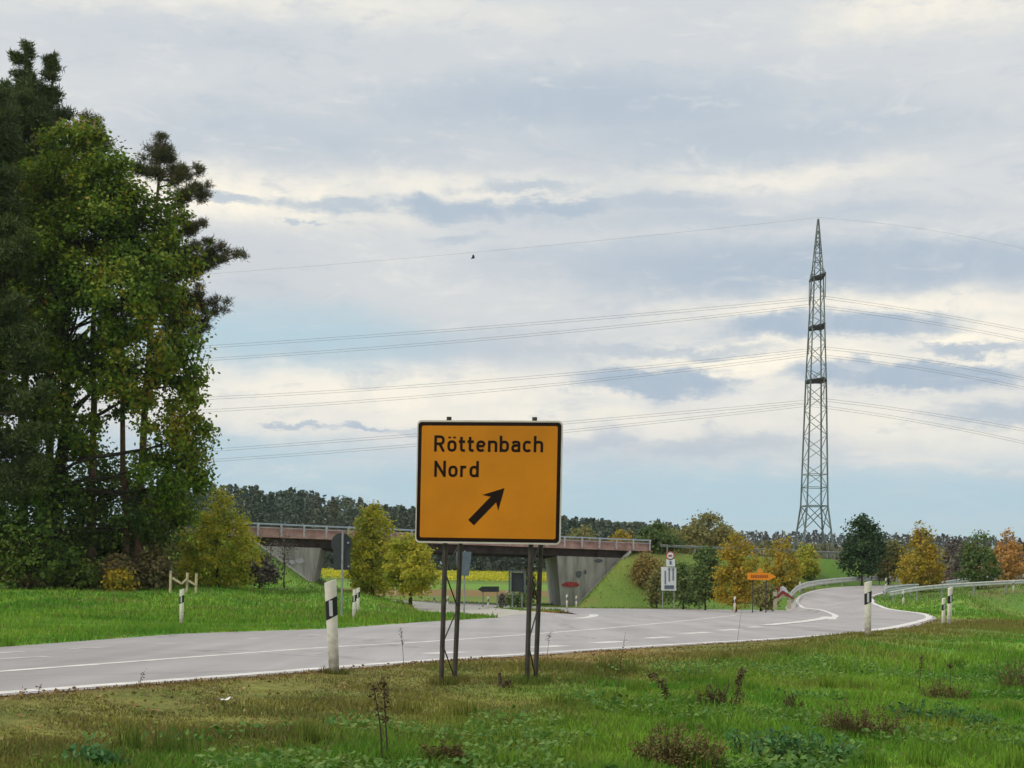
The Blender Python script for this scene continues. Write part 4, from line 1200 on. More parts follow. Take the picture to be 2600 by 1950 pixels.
# ------------------------------------------------------------------ foliage tools
def cards(rng, c, size, aspect=1.0, up=0.35, out=None, jitter=0.45):
    """one small rhombic leaf for every centre"""
    n = len(c)
    nr = rng.normal(size=(n, 3)); nr[:, 2] += up * 2
    if out is not None: nr += out
    nr /= np.linalg.norm(nr, axis=1, keepdims=True) + 1e-9
    t = rng.normal(size=(n, 3)); t -= (t * nr).sum(1, keepdims=True) * nr; t /= np.linalg.norm(t, axis=1, keepdims=True) + 1e-9
    b = np.cross(nr, t)
    s = size * (1 + jitter * (rng.random(n) * 2 - 1))
    a = (t * s[:, None]) * 0.5; d = (b * (s * aspect)[:, None]) * 0.5
    v = np.stack([c - a, c - d + a * 0.15, c + a, c + d + a * 0.15], 1).reshape(-1, 3)
    f = np.arange(4 * n).reshape(n, 4)
    return v, f

def needles(rng, c, dirs, length, width):
    n = len(c); dirs = dirs / (np.linalg.norm(dirs, axis=1, keepdims=True) + 1e-9)
    sd_ = np.cross(dirs, rng.normal(size=(n, 3))); sd_ /= np.linalg.norm(sd_, axis=1, keepdims=True) + 1e-9
    L = length * (0.6 + 0.8 * rng.random(n))[:, None]
    v = np.stack([c - sd_ * width / 2, c + sd_ * width / 2, c + dirs * L], 1).reshape(-1, 3)
    return v, np.arange(3 * n).reshape(n, 3)

def limb(m, p, q, r0, r1, rg, bend=0.12, n=5, seg=6):
    p, q = Vector(p), Vector(q); L = (q - p).length
    off_ = Vector((rg.uniform(-1, 1), rg.uniform(-1, 1), rg.uniform(-0.2, 0.6))) * L * bend
    pts = [p.lerp(q, k / n) + off_ * math.sin(math.pi * k / n) for k in range(n + 1)]
    m.tube(pts, [r0 + (r1 - r0) * k / n for k in range(n + 1)], seg, False)

def broadleaf(name, label, cat, base, clumps, crad, per, leaf, mat, bark, trunk_r, trunk_top, seed, aspect=0.7, nlimb=14, group=None, fork=None):
    """tree = trunk with limbs + crown of leaves gathered in clumps"""
    rng = np.random.default_rng(seed); rg = random.Random(seed)
    base = Vector(base)
    t = empty(name, base, label, cat, group)
    m = MB()
    tt = Vector(trunk_top)
    n = 7
    wob = [Vector((rg.uniform(-1, 1), rg.uniform(-1, 1), 0)) * trunk_r * 0.7 for _ in range(n + 1)]
    tp = [base.lerp(tt, k / n) + (wob[k] if 0 < k < n else Vector()) for k in range(n + 1)]
    tp[0] = tp[0] - Vector((0, 0, 0.3))
    m.tube(tp, [trunk_r * (1.25 if k == 0 else 1.0 - 0.75 * k / n) for k in range(n + 1)], 9)
    clumps = np.asarray(clumps, float)
    idx = rng.permutation(len(clumps))[:nlimb]
    for i in idx:
        q = Vector(clumps[i])
        f = min(0.92, max(0.25, (q.z - base.z) / max(0.1, tt.z - base.z) * 0.75)) * n
        k = min(int(f), n - 1); s = tp[k].lerp(tp[k + 1], f - k)
        limb(m, s, q, trunk_r * 0.34 * (1 - 0.6 * f / n), trunk_r * 0.05, rg, 0.24)
    m.build('trunk', bark, t, smooth=True)
    ctr = clumps.mean(0)
    cr_ = crad * (0.6 + 0.8 * rng.random(len(clumps)))
    c = np.repeat(clumps, per, 0) + rng.normal(size=(len(clumps) * per, 3)) * np.repeat(cr_, per)[:, None] * np.array([0.62, 0.62, 0.48])
    o = c - ctr; o /= np.linalg.norm(o, axis=1, keepdims=True) + 1e-9
    v, f = cards(rng, c, leaf, aspect, 0.35, o * 0.8)
    link_mesh('crown', np_mesh('crown', v, f, mat), None, t)
    return t

def prof_clumps(rng, cx, cy, z0, z1, rmax, prof, n, depth=1.0, inner=0.55, lump=0.25):
    """clump centres filling a body of revolution"""
    ts = np.array([p[0] for p in prof]); rsn = np.array([p[1] for p in prof])
    u = rng.random(n * 4); keep = rng.random(n * 4) < np.interp(u, ts, rsn) ** 1.3 + 0.06
    u = u[keep][:n]; a = rng.random(len(u)) * 2 * math.pi
    r = np.interp(u, ts, rsn) * rmax * (1 + lump * 3.0 * (vnoise(a * 1.3, u * 4.5, int(rng.integers(999))) - 0.55))
    rr = r * (inner + (1 - inner) * np.sqrt(rng.random(len(u))))
    rr = np.where(rng.random(len(u)) < 0.2, r * rng.random(len(u)), rr)
    return np.stack([cx + np.cos(a) * rr, cy + np.sin(a) * rr * depth, z0 + u * (z1 - z0)], -1)

def px_tree(name, label, cat, px, yt, yb, w, Y, prof, mat, seed, n=110, per=34, leaf=0.16, crad=0.34, base_y=None, bark='bark_young', tr=0.09, lump=0.25, group=None, lean=0.0, nlimb=14, depth=1.0):
    rng = np.random.default_rng(seed)
    b = P(px, base_y or yb, Y); g = hz(b.x, b.y); b.z = g
    top = P(px + lean, yt, Y); bot = P(px, yb, Y)
    s = Y / F
    cl = prof_clumps(rng, bot.x, Y, max(bot.z, g + 0.15), top.z - crad * 0.4, w * s / 2 - crad * 0.3, prof, n, depth, lump=lump)
    tt = Vector((top.x, Y, bot.z + (top.z - bot.z) * 0.8))
    return broadleaf(name, label, cat, b, cl, crad, per, leaf, mat, M[bark], tr, tt, seed, nlimb=nlimb, group=group)

OVAL = [(0, 0.45), (0.1, 0.78), (0.3, 1.0), (0.5, 0.95), (0.7, 0.72), (0.85, 0.42), (1, 0.10)]
ROUND = [(0, 0.5), (0.2, 0.9), (0.45, 1.0), (0.7, 0.88), (0.9, 0.5), (1, 0.2)]
SPIRE = [(0, 0.5), (0.12, 0.9), (0.3, 1.0), (0.5, 0.85), (0.65, 0.55), (0.8, 0.28), (1, 0.05)]
BUSH = [(0, 0.85), (0.3, 1.0), (0.6, 0.85), (0.85, 0.5), (1, 0.15)]

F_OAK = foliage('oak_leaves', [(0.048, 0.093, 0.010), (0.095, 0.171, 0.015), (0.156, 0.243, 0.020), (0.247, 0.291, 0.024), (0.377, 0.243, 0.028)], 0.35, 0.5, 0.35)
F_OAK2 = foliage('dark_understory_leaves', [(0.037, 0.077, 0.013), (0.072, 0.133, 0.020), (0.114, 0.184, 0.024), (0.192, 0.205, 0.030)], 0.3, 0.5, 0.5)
F_PINE = foliage('pine_needles', [(0.042, 0.059, 0.022), (0.073, 0.086, 0.031), (0.115, 0.110, 0.039), (0.173, 0.107, 0.042)], 0.15, 0.4, 0.6)
F_SPRUCE = foliage('dark_conifer_needles', [(0.040, 0.067, 0.019), (0.072, 0.103, 0.026), (0.118, 0.134, 0.034)], 0.15, 0.4, 0.5)
F_LIME = foliage('lime_leaves_turning', [(0.171, 0.252, 0.029), (0.344, 0.376, 0.034), (0.515, 0.473, 0.045), (0.619, 0.492, 0.055)], 0.4, 0.5, 0.9)
F_GOLD = foliage('golden_leaves', [(0.194, 0.195, 0.020), (0.363, 0.293, 0.025), (0.484, 0.355, 0.028), (0.532, 0.306, 0.038)], 0.4, 0.45, 0.8)
F_ORANGE = foliage('orange_leaves', [(0.329, 0.210, 0.047), (0.531, 0.315, 0.078), (0.582, 0.300, 0.094), (0.632, 0.405, 0.156)], 0.4, 0.4, 0.8)
F_DARK = foliage('dark_green_leaves', [(0.023, 0.057, 0.021), (0.041, 0.090, 0.029), (0.068, 0.122, 0.036)], 0.25, 0.4, 0.7)
F_OLIVE = foliage('olive_leaves', [(0.121, 0.138, 0.046), (0.194, 0.203, 0.059), (0.276, 0.251, 0.074), (0.341, 0.276, 0.097)], 0.35, 0.5, 0.7)
F_GREEN = foliage('mid_green_leaves', [(0.063, 0.119, 0.034), (0.098, 0.161, 0.042), (0.140, 0.203, 0.050), (0.196, 0.210, 0.056)], 0.35, 0.5, 0.7)
F_BROWN = foliage('brown_shrub_leaves', [(0.100, 0.100, 0.040), (0.164, 0.146, 0.055), (0.237, 0.182, 0.073), (0.273, 0.200, 0.091)], 0.25, 0.4, 0.7)
F_GREYB = foliage('grey_brown_twigs', [(0.098, 0.085, 0.072), (0.143, 0.117, 0.098), (0.169, 0.156, 0.117)], 0.2, 0.4, 0.7)
F_RUSTY = foliage('yellow_brown_leaves', [(0.169, 0.130, 0.036), (0.273, 0.195, 0.047), (0.325, 0.208, 0.058)], 0.35, 0.4, 0.7)

# ------------------------------------------------------------------ the grove on the left
GY = 80.0
def blob_clumps(rng, blobs, n, Y, shell=0.5):
    w = np.array([b[2] * b[3] for b in blobs], float); w /= w.sum()
    out = []
    for _ in range(n):
        i = rng.choice(len(blobs), p=w); x, y, rx, ry, dy = blobs[i]
        d = rng.normal(size=3); d /= np.linalg.norm(d)
        k = shell + (1 - shell) * rng.random() ** 0.6
        c = P(x, y, Y + dy); s = (Y + dy) / F
        out.append((c.x + d[0] * rx * s * k, c.y + d[1] * (rx + ry) / 2 * s * k, c.z + d[2] * ry * s * k))
    return out
rng = np.random.default_rng(21)
oak_blobs = [(190, 400, 100, 95, 0), (110, 500, 110, 120, 1), (280, 500, 110, 105, -1), (370, 580, 110, 110, 0), (200, 620, 150, 120, -2), (420, 700, 95, 110, 0), (330, 740, 130, 110, -2),
             (110, 760, 110, 120, -1), (450, 850, 55, 70, 0), (360, 880, 100, 80, -1), (240, 900, 90, 80, 1), (90, 960, 120, 100, -1), (440, 950, 70, 50, 0), (300, 1010, 90, 60, -1),
             (440, 1140, 70, 55, 0), (380, 1200, 80, 60, -1), (460, 1240, 50, 50, 0), (150, 1100, 110, 80, 0), (475, 1020, 45, 60, 0), (485, 1105, 40, 50, 0), (480, 1200, 45, 55, 1), (440, 1285, 60, 50, 1), (395, 1065, 70, 45, -1)]
b = P(128, 1486, GY); b.z = hz(b.x, b.y)
broadleaf('oak_tree', 'large green oak with a broad crown at the front of the grove on the left', 'tree', b, blob_clumps(rng, oak_blobs, 560, GY, 0.42), 0.56, 165, 0.20, F_OAK, M['bark_oak'], 0.42, P(200, 560, GY), 21, 0.72, 30)
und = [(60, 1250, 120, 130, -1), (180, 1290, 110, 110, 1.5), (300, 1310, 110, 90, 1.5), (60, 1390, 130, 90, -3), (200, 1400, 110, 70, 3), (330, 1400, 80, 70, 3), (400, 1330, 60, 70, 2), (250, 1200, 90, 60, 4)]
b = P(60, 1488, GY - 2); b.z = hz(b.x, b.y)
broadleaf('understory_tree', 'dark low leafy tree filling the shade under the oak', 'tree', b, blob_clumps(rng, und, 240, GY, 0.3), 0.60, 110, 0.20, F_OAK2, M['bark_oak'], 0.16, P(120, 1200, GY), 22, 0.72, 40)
# grove goes on out of frame to the left
for i, (px, yt, yb, w, Y, s) in enumerate([(-160, 300, 1250, 420, 84, 51), (-480, 380, 1300, 460, 88, 52)]):
    px_tree('oak_tree', ['green oak at the left edge, behind the large oak', 'green oak beyond the left edge of the grove'][i], 'tree', px, yt, yb, w, Y, ROUND, F_OAK, s, 260, 60, 0.34, 0.8, 1486, 'bark_oak', 0.4, nlimb=40)

def conifer(name, label, px_base, py_base, px_top, py_top, Y, ends, mat, bark, seed, tr=0.2, tuft=0.42, per=110, nlen=0.26, nw=0.045):
    """ends: (px, py, depth offset, tuft size factor) of branch tips"""
    rng = np.random.default_rng(seed); rg = random.Random(seed)
    b = P(px_base, py_base, Y); b.z = hz(b.x, b.y); tp_ = P(px_top, py_top, Y)
    t = empty(name, b, label, 'tree')
    m = MB(); n = 10
    tr_pts = []
    for k in range(n + 1):
        f = k / n
        p = b.lerp(tp_, f) + Vector((rg.uniform(-1, 1), rg.uniform(-1, 1), 0)) * tr * 0.6 * math.sin(math.pi * f)
        tr_pts.append(p)
    tr_pts[0].z -= 0.3
    m.tube(tr_pts, [tr * (1.15 - 1.0 * k / n) + 0.02 for k in range(n + 1)], 9)
    cs, ds = [], []
    def at(zv):
        f = min(max((zv - b.z) / (tp_.z - b.z), 0.0), 0.985) * n; k = int(f); return tr_pts[k].lerp(tr_pts[min(k + 1, n)], f - k)
    for ex, ey, dy, sz in ends:
        e = P(ex, ey, Y + dy)
        L0 = math.hypot(e.x - at(e.z).x, e.y - at(e.z).y)
        s = at(e.z - 0.25 * L0 - 0.1)
        nb = 6; side = Vector((rg.uniform(-1, 1), rg.uniform(-1, 1), 0)) * 0.12 * L0
        pts = [s.lerp(e, k / nb) + side * math.sin(math.pi * k / nb) - Vector((0, 0, 0.10 * L0 * math.sin(math.pi * k / nb))) for k in range(nb + 1)]
        r0 = min(0.09, 0.02 + 0.02 * L0)
        m.tube(pts, [r0 * (1 - 0.85 * k / nb) for k in range(nb + 1)], 5, False)
        nt_ = max(2, int(3 + L0 * 2.2))
        for j in range(nt_):
            f = 0.42 + 0.58 * (j + rg.random()) / nt_
            k = min(int(f * nb), nb - 1); c0 = pts[k].lerp(pts[k + 1], f * nb - k)
            sp = tuft * sz * (1.15 - 0.35 * f)
            c0 = c0 + Vector((rg.gauss(0, sp * 0.7), rg.gauss(0, sp * 0.7), abs(rg.gauss(0, sp * 0.30))))
            nn = int(per * sz)
            q = rng.normal(size=(nn, 3)) * np.array([0.42, 0.42, 0.34]) * sp + np.array(c0)
            d = rng.normal(size=(nn, 3)) * 0.8 + np.array([0, 0, 0.7]) + (q - np.array(c0)) / sp
            cs.append(q); ds.append(d)
    m.build('trunk', bark, t, smooth=True)
    cs, ds = np.concatenate(cs), np.concatenate(ds)
    v, f = needles(rng, np.repeat(cs, 2, 0) + rng.normal(size=(2 * len(cs), 3)) * 0.05, np.repeat(ds, 2, 0) + rng.normal(size=(2 * len(cs), 3)) * 0.6, nlen * 0.8, nw * 0.75)
    link_mesh('crown', np_mesh('crown', v, f, mat), None, t)
    return t
rg = random.Random(5)
# pine at the right of the grove: branches reach out over the sky
pa = [(410, 348, 0, .9), (395, 375, .5, 1), (425, 378, -.5, 1), (385, 405, 0, 1.1), (440, 405, .4, 1.1), (412, 395, .8, 1.1), (400, 432, -1, 1.1), (455, 432, .5, 1.1), (340, 422, 0, .9), (352, 428, 1, .9), (490, 425, 0, 1), (505, 436, .6, .9), (478, 442, -.6, 1),
      (500, 478, 0, 1), (530, 490, .5, 1), (515, 468, -.6, .9), (470, 560, 0, 1), (500, 575, .8, 1), (525, 562, 0, .9), (440, 580, -.8, 1), (560, 628, 0, 1.1), (590, 640, .6, 1.1), (612, 648, 0, .9), (540, 615, -.7, 1), (575, 655, .3, .9),
      (520, 748, 0, 1.1), (555, 762, .5, 1), (580, 770, 0, .9), (500, 735, -.6, 1), (510, 815, 0, 1), (545, 830, .5, .9), (500, 690, 0, .9), (470, 640, 1, 1), (460, 800, -1, 1)]
conifer('pine_tree', 'tall pine with open branches reaching right over the sky', 346, 1482, 408, 345, GY + 1.5, pa, F_PINE, M['bark_pine'], 31, 0.20, 0.33, 120, 0.24, 0.045)
def rand_ends(cx, y0, y1, half, n, rg, sz=1.0, dpt=1.6):
    out = []
    for k in range(n):
        f = k / (n - 1); y = y0 + (y1 - y0) * f; w = half * (0.12 + 0.88 * min(1, f * 1.5)) * rg.uniform(0.35, 1.0)
        out.append((cx + rg.choice((-1, 1)) * w, y + rg.uniform(-14, 14), rg.uniform(-dpt, dpt), sz * rg.uniform(0.8, 1.15)))
    return out
conifer('spruce_tree', 'dark conifer with the highest tip at the top left', 58, 1484, 64, 112, GY + 4, [(38, 140, 0, .4), (30, 150, 0, .4), (66, 112, 0, .4), (70, 126, .2, .5), (76, 140, .2, .5), (60, 150, 0, .5), (68, 165, 0, .5), (52, 185, 0, .5), (40, 190, 0, .5), (80, 195, 0, .6), (62, 205, 0, .6)] + rand_ends(70, 215, 900, 130, 64, rg, 1.05, 2.4), F_SPRUCE, M['bark_oak'], 32, 0.24, 0.50, 90, 0.30, 0.085)
conifer('spruce_tree', 'dark conifer with a short side tip right of the highest one', 120, 1484, 134, 146, GY + 5, [(137, 142, 0, .4), (134, 156, 0, .45), (112, 152, 0, .4), (140, 172, .3, .5), (128, 176, 0, .5), (120, 192, 0, .55), (136, 198, 0, .6)] + rand_ends(120, 225, 700, 90, 40, rg, 1.0, 2), F_SPRUCE, M['bark_oak'], 33, 0.22, 0.46, 85, 0.30, 0.085)
conifer('spruce_tree', 'dark conifer cut by the left edge of the picture', -30, 1484, -12, 222, GY - 3, rand_ends(-8, 240, 1250, 120, 80, rg, 1.1, 2.2), F_SPRUCE, M['bark_oak'], 34, 0.24, 0.5, 90, 0.32, 0.09)
conifer('pine_tree', 'pine with a reddish trunk standing behind the middle of the oak', 232, 1482, 240, 305, GY + 1.2, [(x_, y_, d_ + 1.5, z_) for x_, y_, d_, z_ in [(241, 300, 0, .8)] + rand_ends(240, 330, 720, 85, 26, rg, .95, 1.8)], F_PINE, M['bark_pine'], 35, 0.19, 0.46, 110, 0.26, 0.05)
conifer('pine_tree', 'thin pine between the oak and the open pine', 322, 1482, 300, 470, GY + 1.4, [(x_, y_, d_ + 2, z_) for x_, y_, d_, z_ in rand_ends(305, 490, 860, 90, 22, rg, .95, 1.8)], F_PINE, M['bark_pine'], 36, 0.15, 0.44, 100, 0.26, 0.05)
# shrubs at the foot of the grove
for i, (px, yt, yb, w, Y, mt, lab) in enumerate([
    (60, 1400, 1492, 190, 79, F_BROWN, 'brown-green shrub at the left edge of the grove foot'),
    (190, 1412, 1494, 150, 79, F_OAK2, 'dark shrub at the foot of the grove below the oak'),
    (300, 1405, 1492, 140, 80, F_BROWN, 'brownish shrub at the foot of the pines'),
    (390, 1380, 1494, 130, 81, F_BROWN, 'olive brown shrub left of the wooden stakes'),
    (425, 1290, 1480, 110, 90, F_OLIVE, 'grey-olive bush behind the first yellow tree'),
    (305, 1450, 1494, 40, 78, F_GOLD, 'small yellow shrub at the foot of the grove'),
    (660, 1400, 1475, 90, 96, F_GREYB, 'bare grey-brown shrub on the embankment beside the first yellow tree')]):
    px_tree('shrub', lab, 'shrub', px, yt, yb, w, Y, BUSH, mt, 60 + i, 60, 40, 0.2, 0.36, None, 'bark_young', 0.05, nlimb=10)

# ------------------------------------------------------------------ yellow trees in the middle
px_tree('lime_tree', 'yellow-green tree with a pointed top beside the wooden stakes', 'tree', 554, 1238, 1492, 205, 86, [(0, .7), (.12, .95), (.35, 1.0), (.58, .86), (.72, .5), (.86, .3), (1, .06)], F_LIME, 71, 210, 60, 0.17, 0.36, 1494, 'bark_young', 0.11, lump=0.2)
px_tree('lime_tree', 'taller yellow-green tree directly left of the orange sign', 'tree', 944, 1272, 1512, 146, 90, [(0, .7), (.15, .95), (.4, 1.0), (.62, .92), (.8, .55), (1, .08)], F_LIME, 72, 170, 56, 0.17, 0.34, 1516, 'bark_young', 0.10, lump=0.3)
px_tree('lime_tree', 'smaller rounded golden tree partly behind the lower left of the orange sign', 'tree', 1042, 1356, 1502, 146, 83, ROUND, F_LIME, 73, 130, 52, 0.16, 0.32, 1537, 'bark_young', 0.10, lump=0.3)
px_tree('sapling', 'almost bare sapling in front of the left bridge wall', 'tree', 722, 1352, 1430, 70, 98, ROUND, F_GREYB, 74, 30, 8, 0.12, 0.3, 1486, 'bark_young', 0.05, nlimb=26)
# ------------------------------------------------------------------ trees and shrubs on the right
T = [
 ('young_tree', 'yellow tree left of the orange arrow signpost', 'tree', 1868, 1350, 1535, 112, 101, OVAL, F_GOLD, 101, 130, 44, .18, .36, 1552),
 ('young_tree', 'yellow-green tree right of the orange arrow signpost', 'tree', 1985, 1360, 1498, 96, 131, OVAL, F_GOLD, 102, 100, 40, .19, .36, 1505),
 ('young_tree', 'small yellow tree in front of the pylon foot', 'tree', 2048, 1378, 1488, 76, 140, OVAL, F_LIME, 103, 80, 36, .2, .36, 1492),
 ('broadleaf_tree', 'dark green tree right of the pylon', 'tree', 2188, 1303, 1462, 108, 140, ROUND, F_DARK, 104, 140, 44, .26, .46, 1470),
 ('young_tree', 'olive green rounded tree right of the dark green tree', 'tree', 2256, 1368, 1470, 98, 143, ROUND, F_OLIVE, 105, 90, 40, .24, .42, 1475),
 ('young_tree', 'golden tree with a thin orange spire in front of the ramp', 'tree', 2338, 1306, 1498, 116, 122, SPIRE, F_GOLD, 106, 140, 44, .2, .36, 1505),
 ('young_tree', 'dark olive tree behind the pale guardrail', 'tree', 2482, 1345, 1486, 104, 118, [(0, .5), (.2, .95), (.5, 1), (.75, .7), (.9, .4), (1, .1)], F_GREEN, 107, 110, 40, .2, .36, 1500),
 ('young_tree', 'orange tree at the right edge', 'tree', 2556, 1342, 1472, 96, 132, SPIRE, F_ORANGE, 108, 90, 36, .22, .36, 1486),
 ('shrub', 'grey-brown bare thicket between the golden and the dark olive tree', 'shrub', 2425, 1362, 1476, 90, 150, BUSH, F_GREYB, 109, 70, 34, .24, .42, None),
 ('shrub', 'brown thicket at the right edge behind the orange tree', 'shrub', 2600, 1372, 1470, 130, 152, BUSH, F_GREYB, 110, 70, 34, .26, .42, None),
 ('shrub', 'tall green bush between the white lane sign and the yellow tree', 'shrub', 1790, 1372, 1520, 90, 112, OVAL, F_GREEN, 111, 110, 40, .22, .4, None),
 ('shrub', 'green bush behind the white lane sign', 'shrub', 1735, 1420, 1530, 110, 118, BUSH, F_GREEN, 112, 90, 38, .22, .4, None),
 ('shrub', 'green bush at the right end of the bridge railing', 'shrub', 1668, 1328, 1440, 120, 136, BUSH, F_GREEN, 113, 110, 40, .26, .46, None),
 ('shrub', 'yellow-brown shrub on the slope below the bridge end', 'shrub', 1640, 1400, 1490, 76, 126, ROUND, F_RUSTY, 114, 70, 36, .2, .36, None),
 ('shrub', 'olive shrub on the slope left of the white lane sign', 'shrub', 1668, 1440, 1530, 60, 121, BUSH, F_OLIVE, 115, 50, 34, .2, .36, None),
 ('broadleaf_tree', 'broad pale yellow-green tree behind the bridge end', 'tree', 1795, 1306, 1420, 190, 178, BUSH, F_OLIVE, 116, 170, 44, .34, .62, 1440),
 ('broadleaf_tree', 'grey-green tree behind the green bush at the bridge end', 'tree', 1690, 1335, 1430, 130, 172, BUSH, F_OLIVE, 117, 100, 40, .32, .6, 1440),
 ('young_tree', 'tiny yellow tree behind the right half of the bridge railing', 'tree', 1578, 1346, 1400, 52, 165, ROUND, F_GOLD, 118, 50, 30, .26, .42, 1420),
 ('broadleaf_tree', 'pale green tree behind the bridge railing right of the orange sign', 'tree', 1475, 1338, 1400, 84, 220, ROUND, F_OLIVE, 119, 60, 34, .4, .6, 1430),
 ('shrub', 'low olive shrub behind the two yellow trees by the signpost', 'shrub', 1930, 1470, 1540, 80, 109, BUSH, F_OLIVE, 120, 60, 34, .2, .34, None),
 ('shrub', 'dark green bush below the small yellow tree by the guardrail', 'shrub', 1985, 1452, 1500, 60, 134, BUSH, F_DARK, 121, 50, 34, .2, .34, None),
 ('shrub', 'dark little bush on the island near the framed sign back', 'shrub', 1275, 1506, 1538, 20, 106, BUSH, F_GREYB, 122, 24, 30, .12, .16, None),
 ('shrub', 'narrow yellowing shrub beside the right legs of the orange sign', 'shrub', 1342, 1425, 1545, 34, 130, OVAL, F_RUSTY, 123, 50, 30, .2, .3, None),
 ('shrub', 'low green bush under the framed sign back', 'shrub', 1322, 1503, 1542, 70, 112, BUSH, F_GREEN, 124, 40, 30, .2, .3, None),
]
for a in T:
    px_tree(*a[:15], base_y=a[15], nlimb=18, tr=0.08)

# ------------------------------------------------------------------ far woods
def woods(name, label, rows, topline, sp, card, per, mat, seed, shape):
    rng = np.random.default_rng(seed); V = []; Fc = []; nv = 0
    tx = [p[0] for p in topline]; ty = [p[1] for p in topline]
    for Y in rows:
        x0, x1 = tx[0], tx[-1]
        step = sp * F / Y
        px = x0
        while px < x1:
            px += step * rng.uniform(0.7, 1.3)
            yy = Y + rng.uniform(-0.5, 0.5) * sp
            tp_ = P(px, np.interp(px, tx, ty), yy)
            g = float(ground(np.array([tp_.x]), np.array([tp_.y]))[0])
            H = (tp_.z - g) * rng.uniform(0.92, 1.02) * (0.94 + 0.12 * float(vnoise(np.array([px * 0.016]), np.array([Y * 0.05]), 5)[0]))
            if H < 1.5: continue
            r = sp * rng.uniform(0.6, 1.7)
            n = per
            u = rng.random(n) ** 0.8; a = rng.random(n) * 2 * math.pi
            if rng.random() < shape: rr = r * (1.0 - u) ** 0.75 + 0.12
            else: rr = r * np.sqrt(np.clip(1 - (2 * u - 0.9) ** 2, 0.05, 1)) * 1.1
            rr = rr * (0.55 + 0.55 * rng.random(n))
            c = np.stack([tp_.x + np.cos(a) * rr, yy + np.sin(a) * rr, g + H * (0.02 + 0.98 * u)], -1)
            v, f = cards(rng, c, card, 0.75, 0.4)
            V.append(v); Fc.append(f + nv); nv += len(v)
    o = link_mesh(name, np_mesh(name, np.concatenate(V), np.concatenate(Fc), mat))
    tag(o, label, 'forest', None, 'stuff')
F_WOOD = foliage('forest_canopy', [(0.042, 0.075, 0.055), (0.073, 0.111, 0.075), (0.115, 0.146, 0.090), (0.173, 0.166, 0.105)], 0.15, 0.55, 0.12)
F_WOOD2 = foliage('far_forest_canopy', [(0.054, 0.068, 0.065), (0.081, 0.092, 0.078), (0.115, 0.108, 0.086)], 0.15, 0.55, 0.06)
F_SCRUB = foliage('scrub_canopy', [(0.084, 0.096, 0.055), (0.120, 0.126, 0.067), (0.168, 0.156, 0.079), (0.192, 0.144, 0.084)], 0.2, 0.6, 0.12)
woods('forest', 'dark mixed forest on the rise behind the bridge', [315, 322, 330, 340, 352, 366], [(300, 1236), (440, 1228), (560, 1224), (700, 1246), (850, 1262), (1000, 1280), (1060, 1288), (1420, 1308), (1560, 1322), (1680, 1336), (1800, 1345)], 2.8, 0.72, 420, F_WOOD, 201, 0.28)
woods('forest', 'distant dark forest along the horizon on the right', [620, 650, 690], [(1380, 1318), (1640, 1326), (1700, 1318), (1760, 1340), (1900, 1352), (2100, 1352), (2300, 1356), (2600, 1366), (2800, 1372)], 3.6, 0.95, 260, F_WOOD2, 202, 0.3)
woods('scrub', 'olive scrub on the slope in front of the distant forest on the right', [250, 275, 300, 330, 370], [(1860, 1395), (1960, 1372), (2080, 1380), (2200, 1392), (2400, 1384), (2700, 1392)], 5.0, 0.9, 150, F_SCRUB, 203, 0.1)

# ------------------------------------------------------------------ rapeseed field beyond the underpass
rng = np.random.default_rng(301)
n = 52000
Yr = 224 + 60 * rng.random(n); xr = (rng.random(n) * 0.34 - 0.22) * Yr
zr = ground(xr, Yr) + 0.1 + 0.6 * rng.random(n)
v, f = cards(rng, np.stack([xr, Yr, zr], -1), 0.26, 0.8, 0.8)
F_RAPE = foliage('rapeseed_bloom', [(0.30, 0.34, 0.02), (0.58, 0.52, 0.02), (0.72, 0.62, 0.025)], 0.3, 0.3, 0.1)
tag(link_mesh('rapeseed', np_mesh('rapeseed', v, f, F_RAPE)), 'yellow flowering field seen through the underpass', 'crop', None, 'stuff')

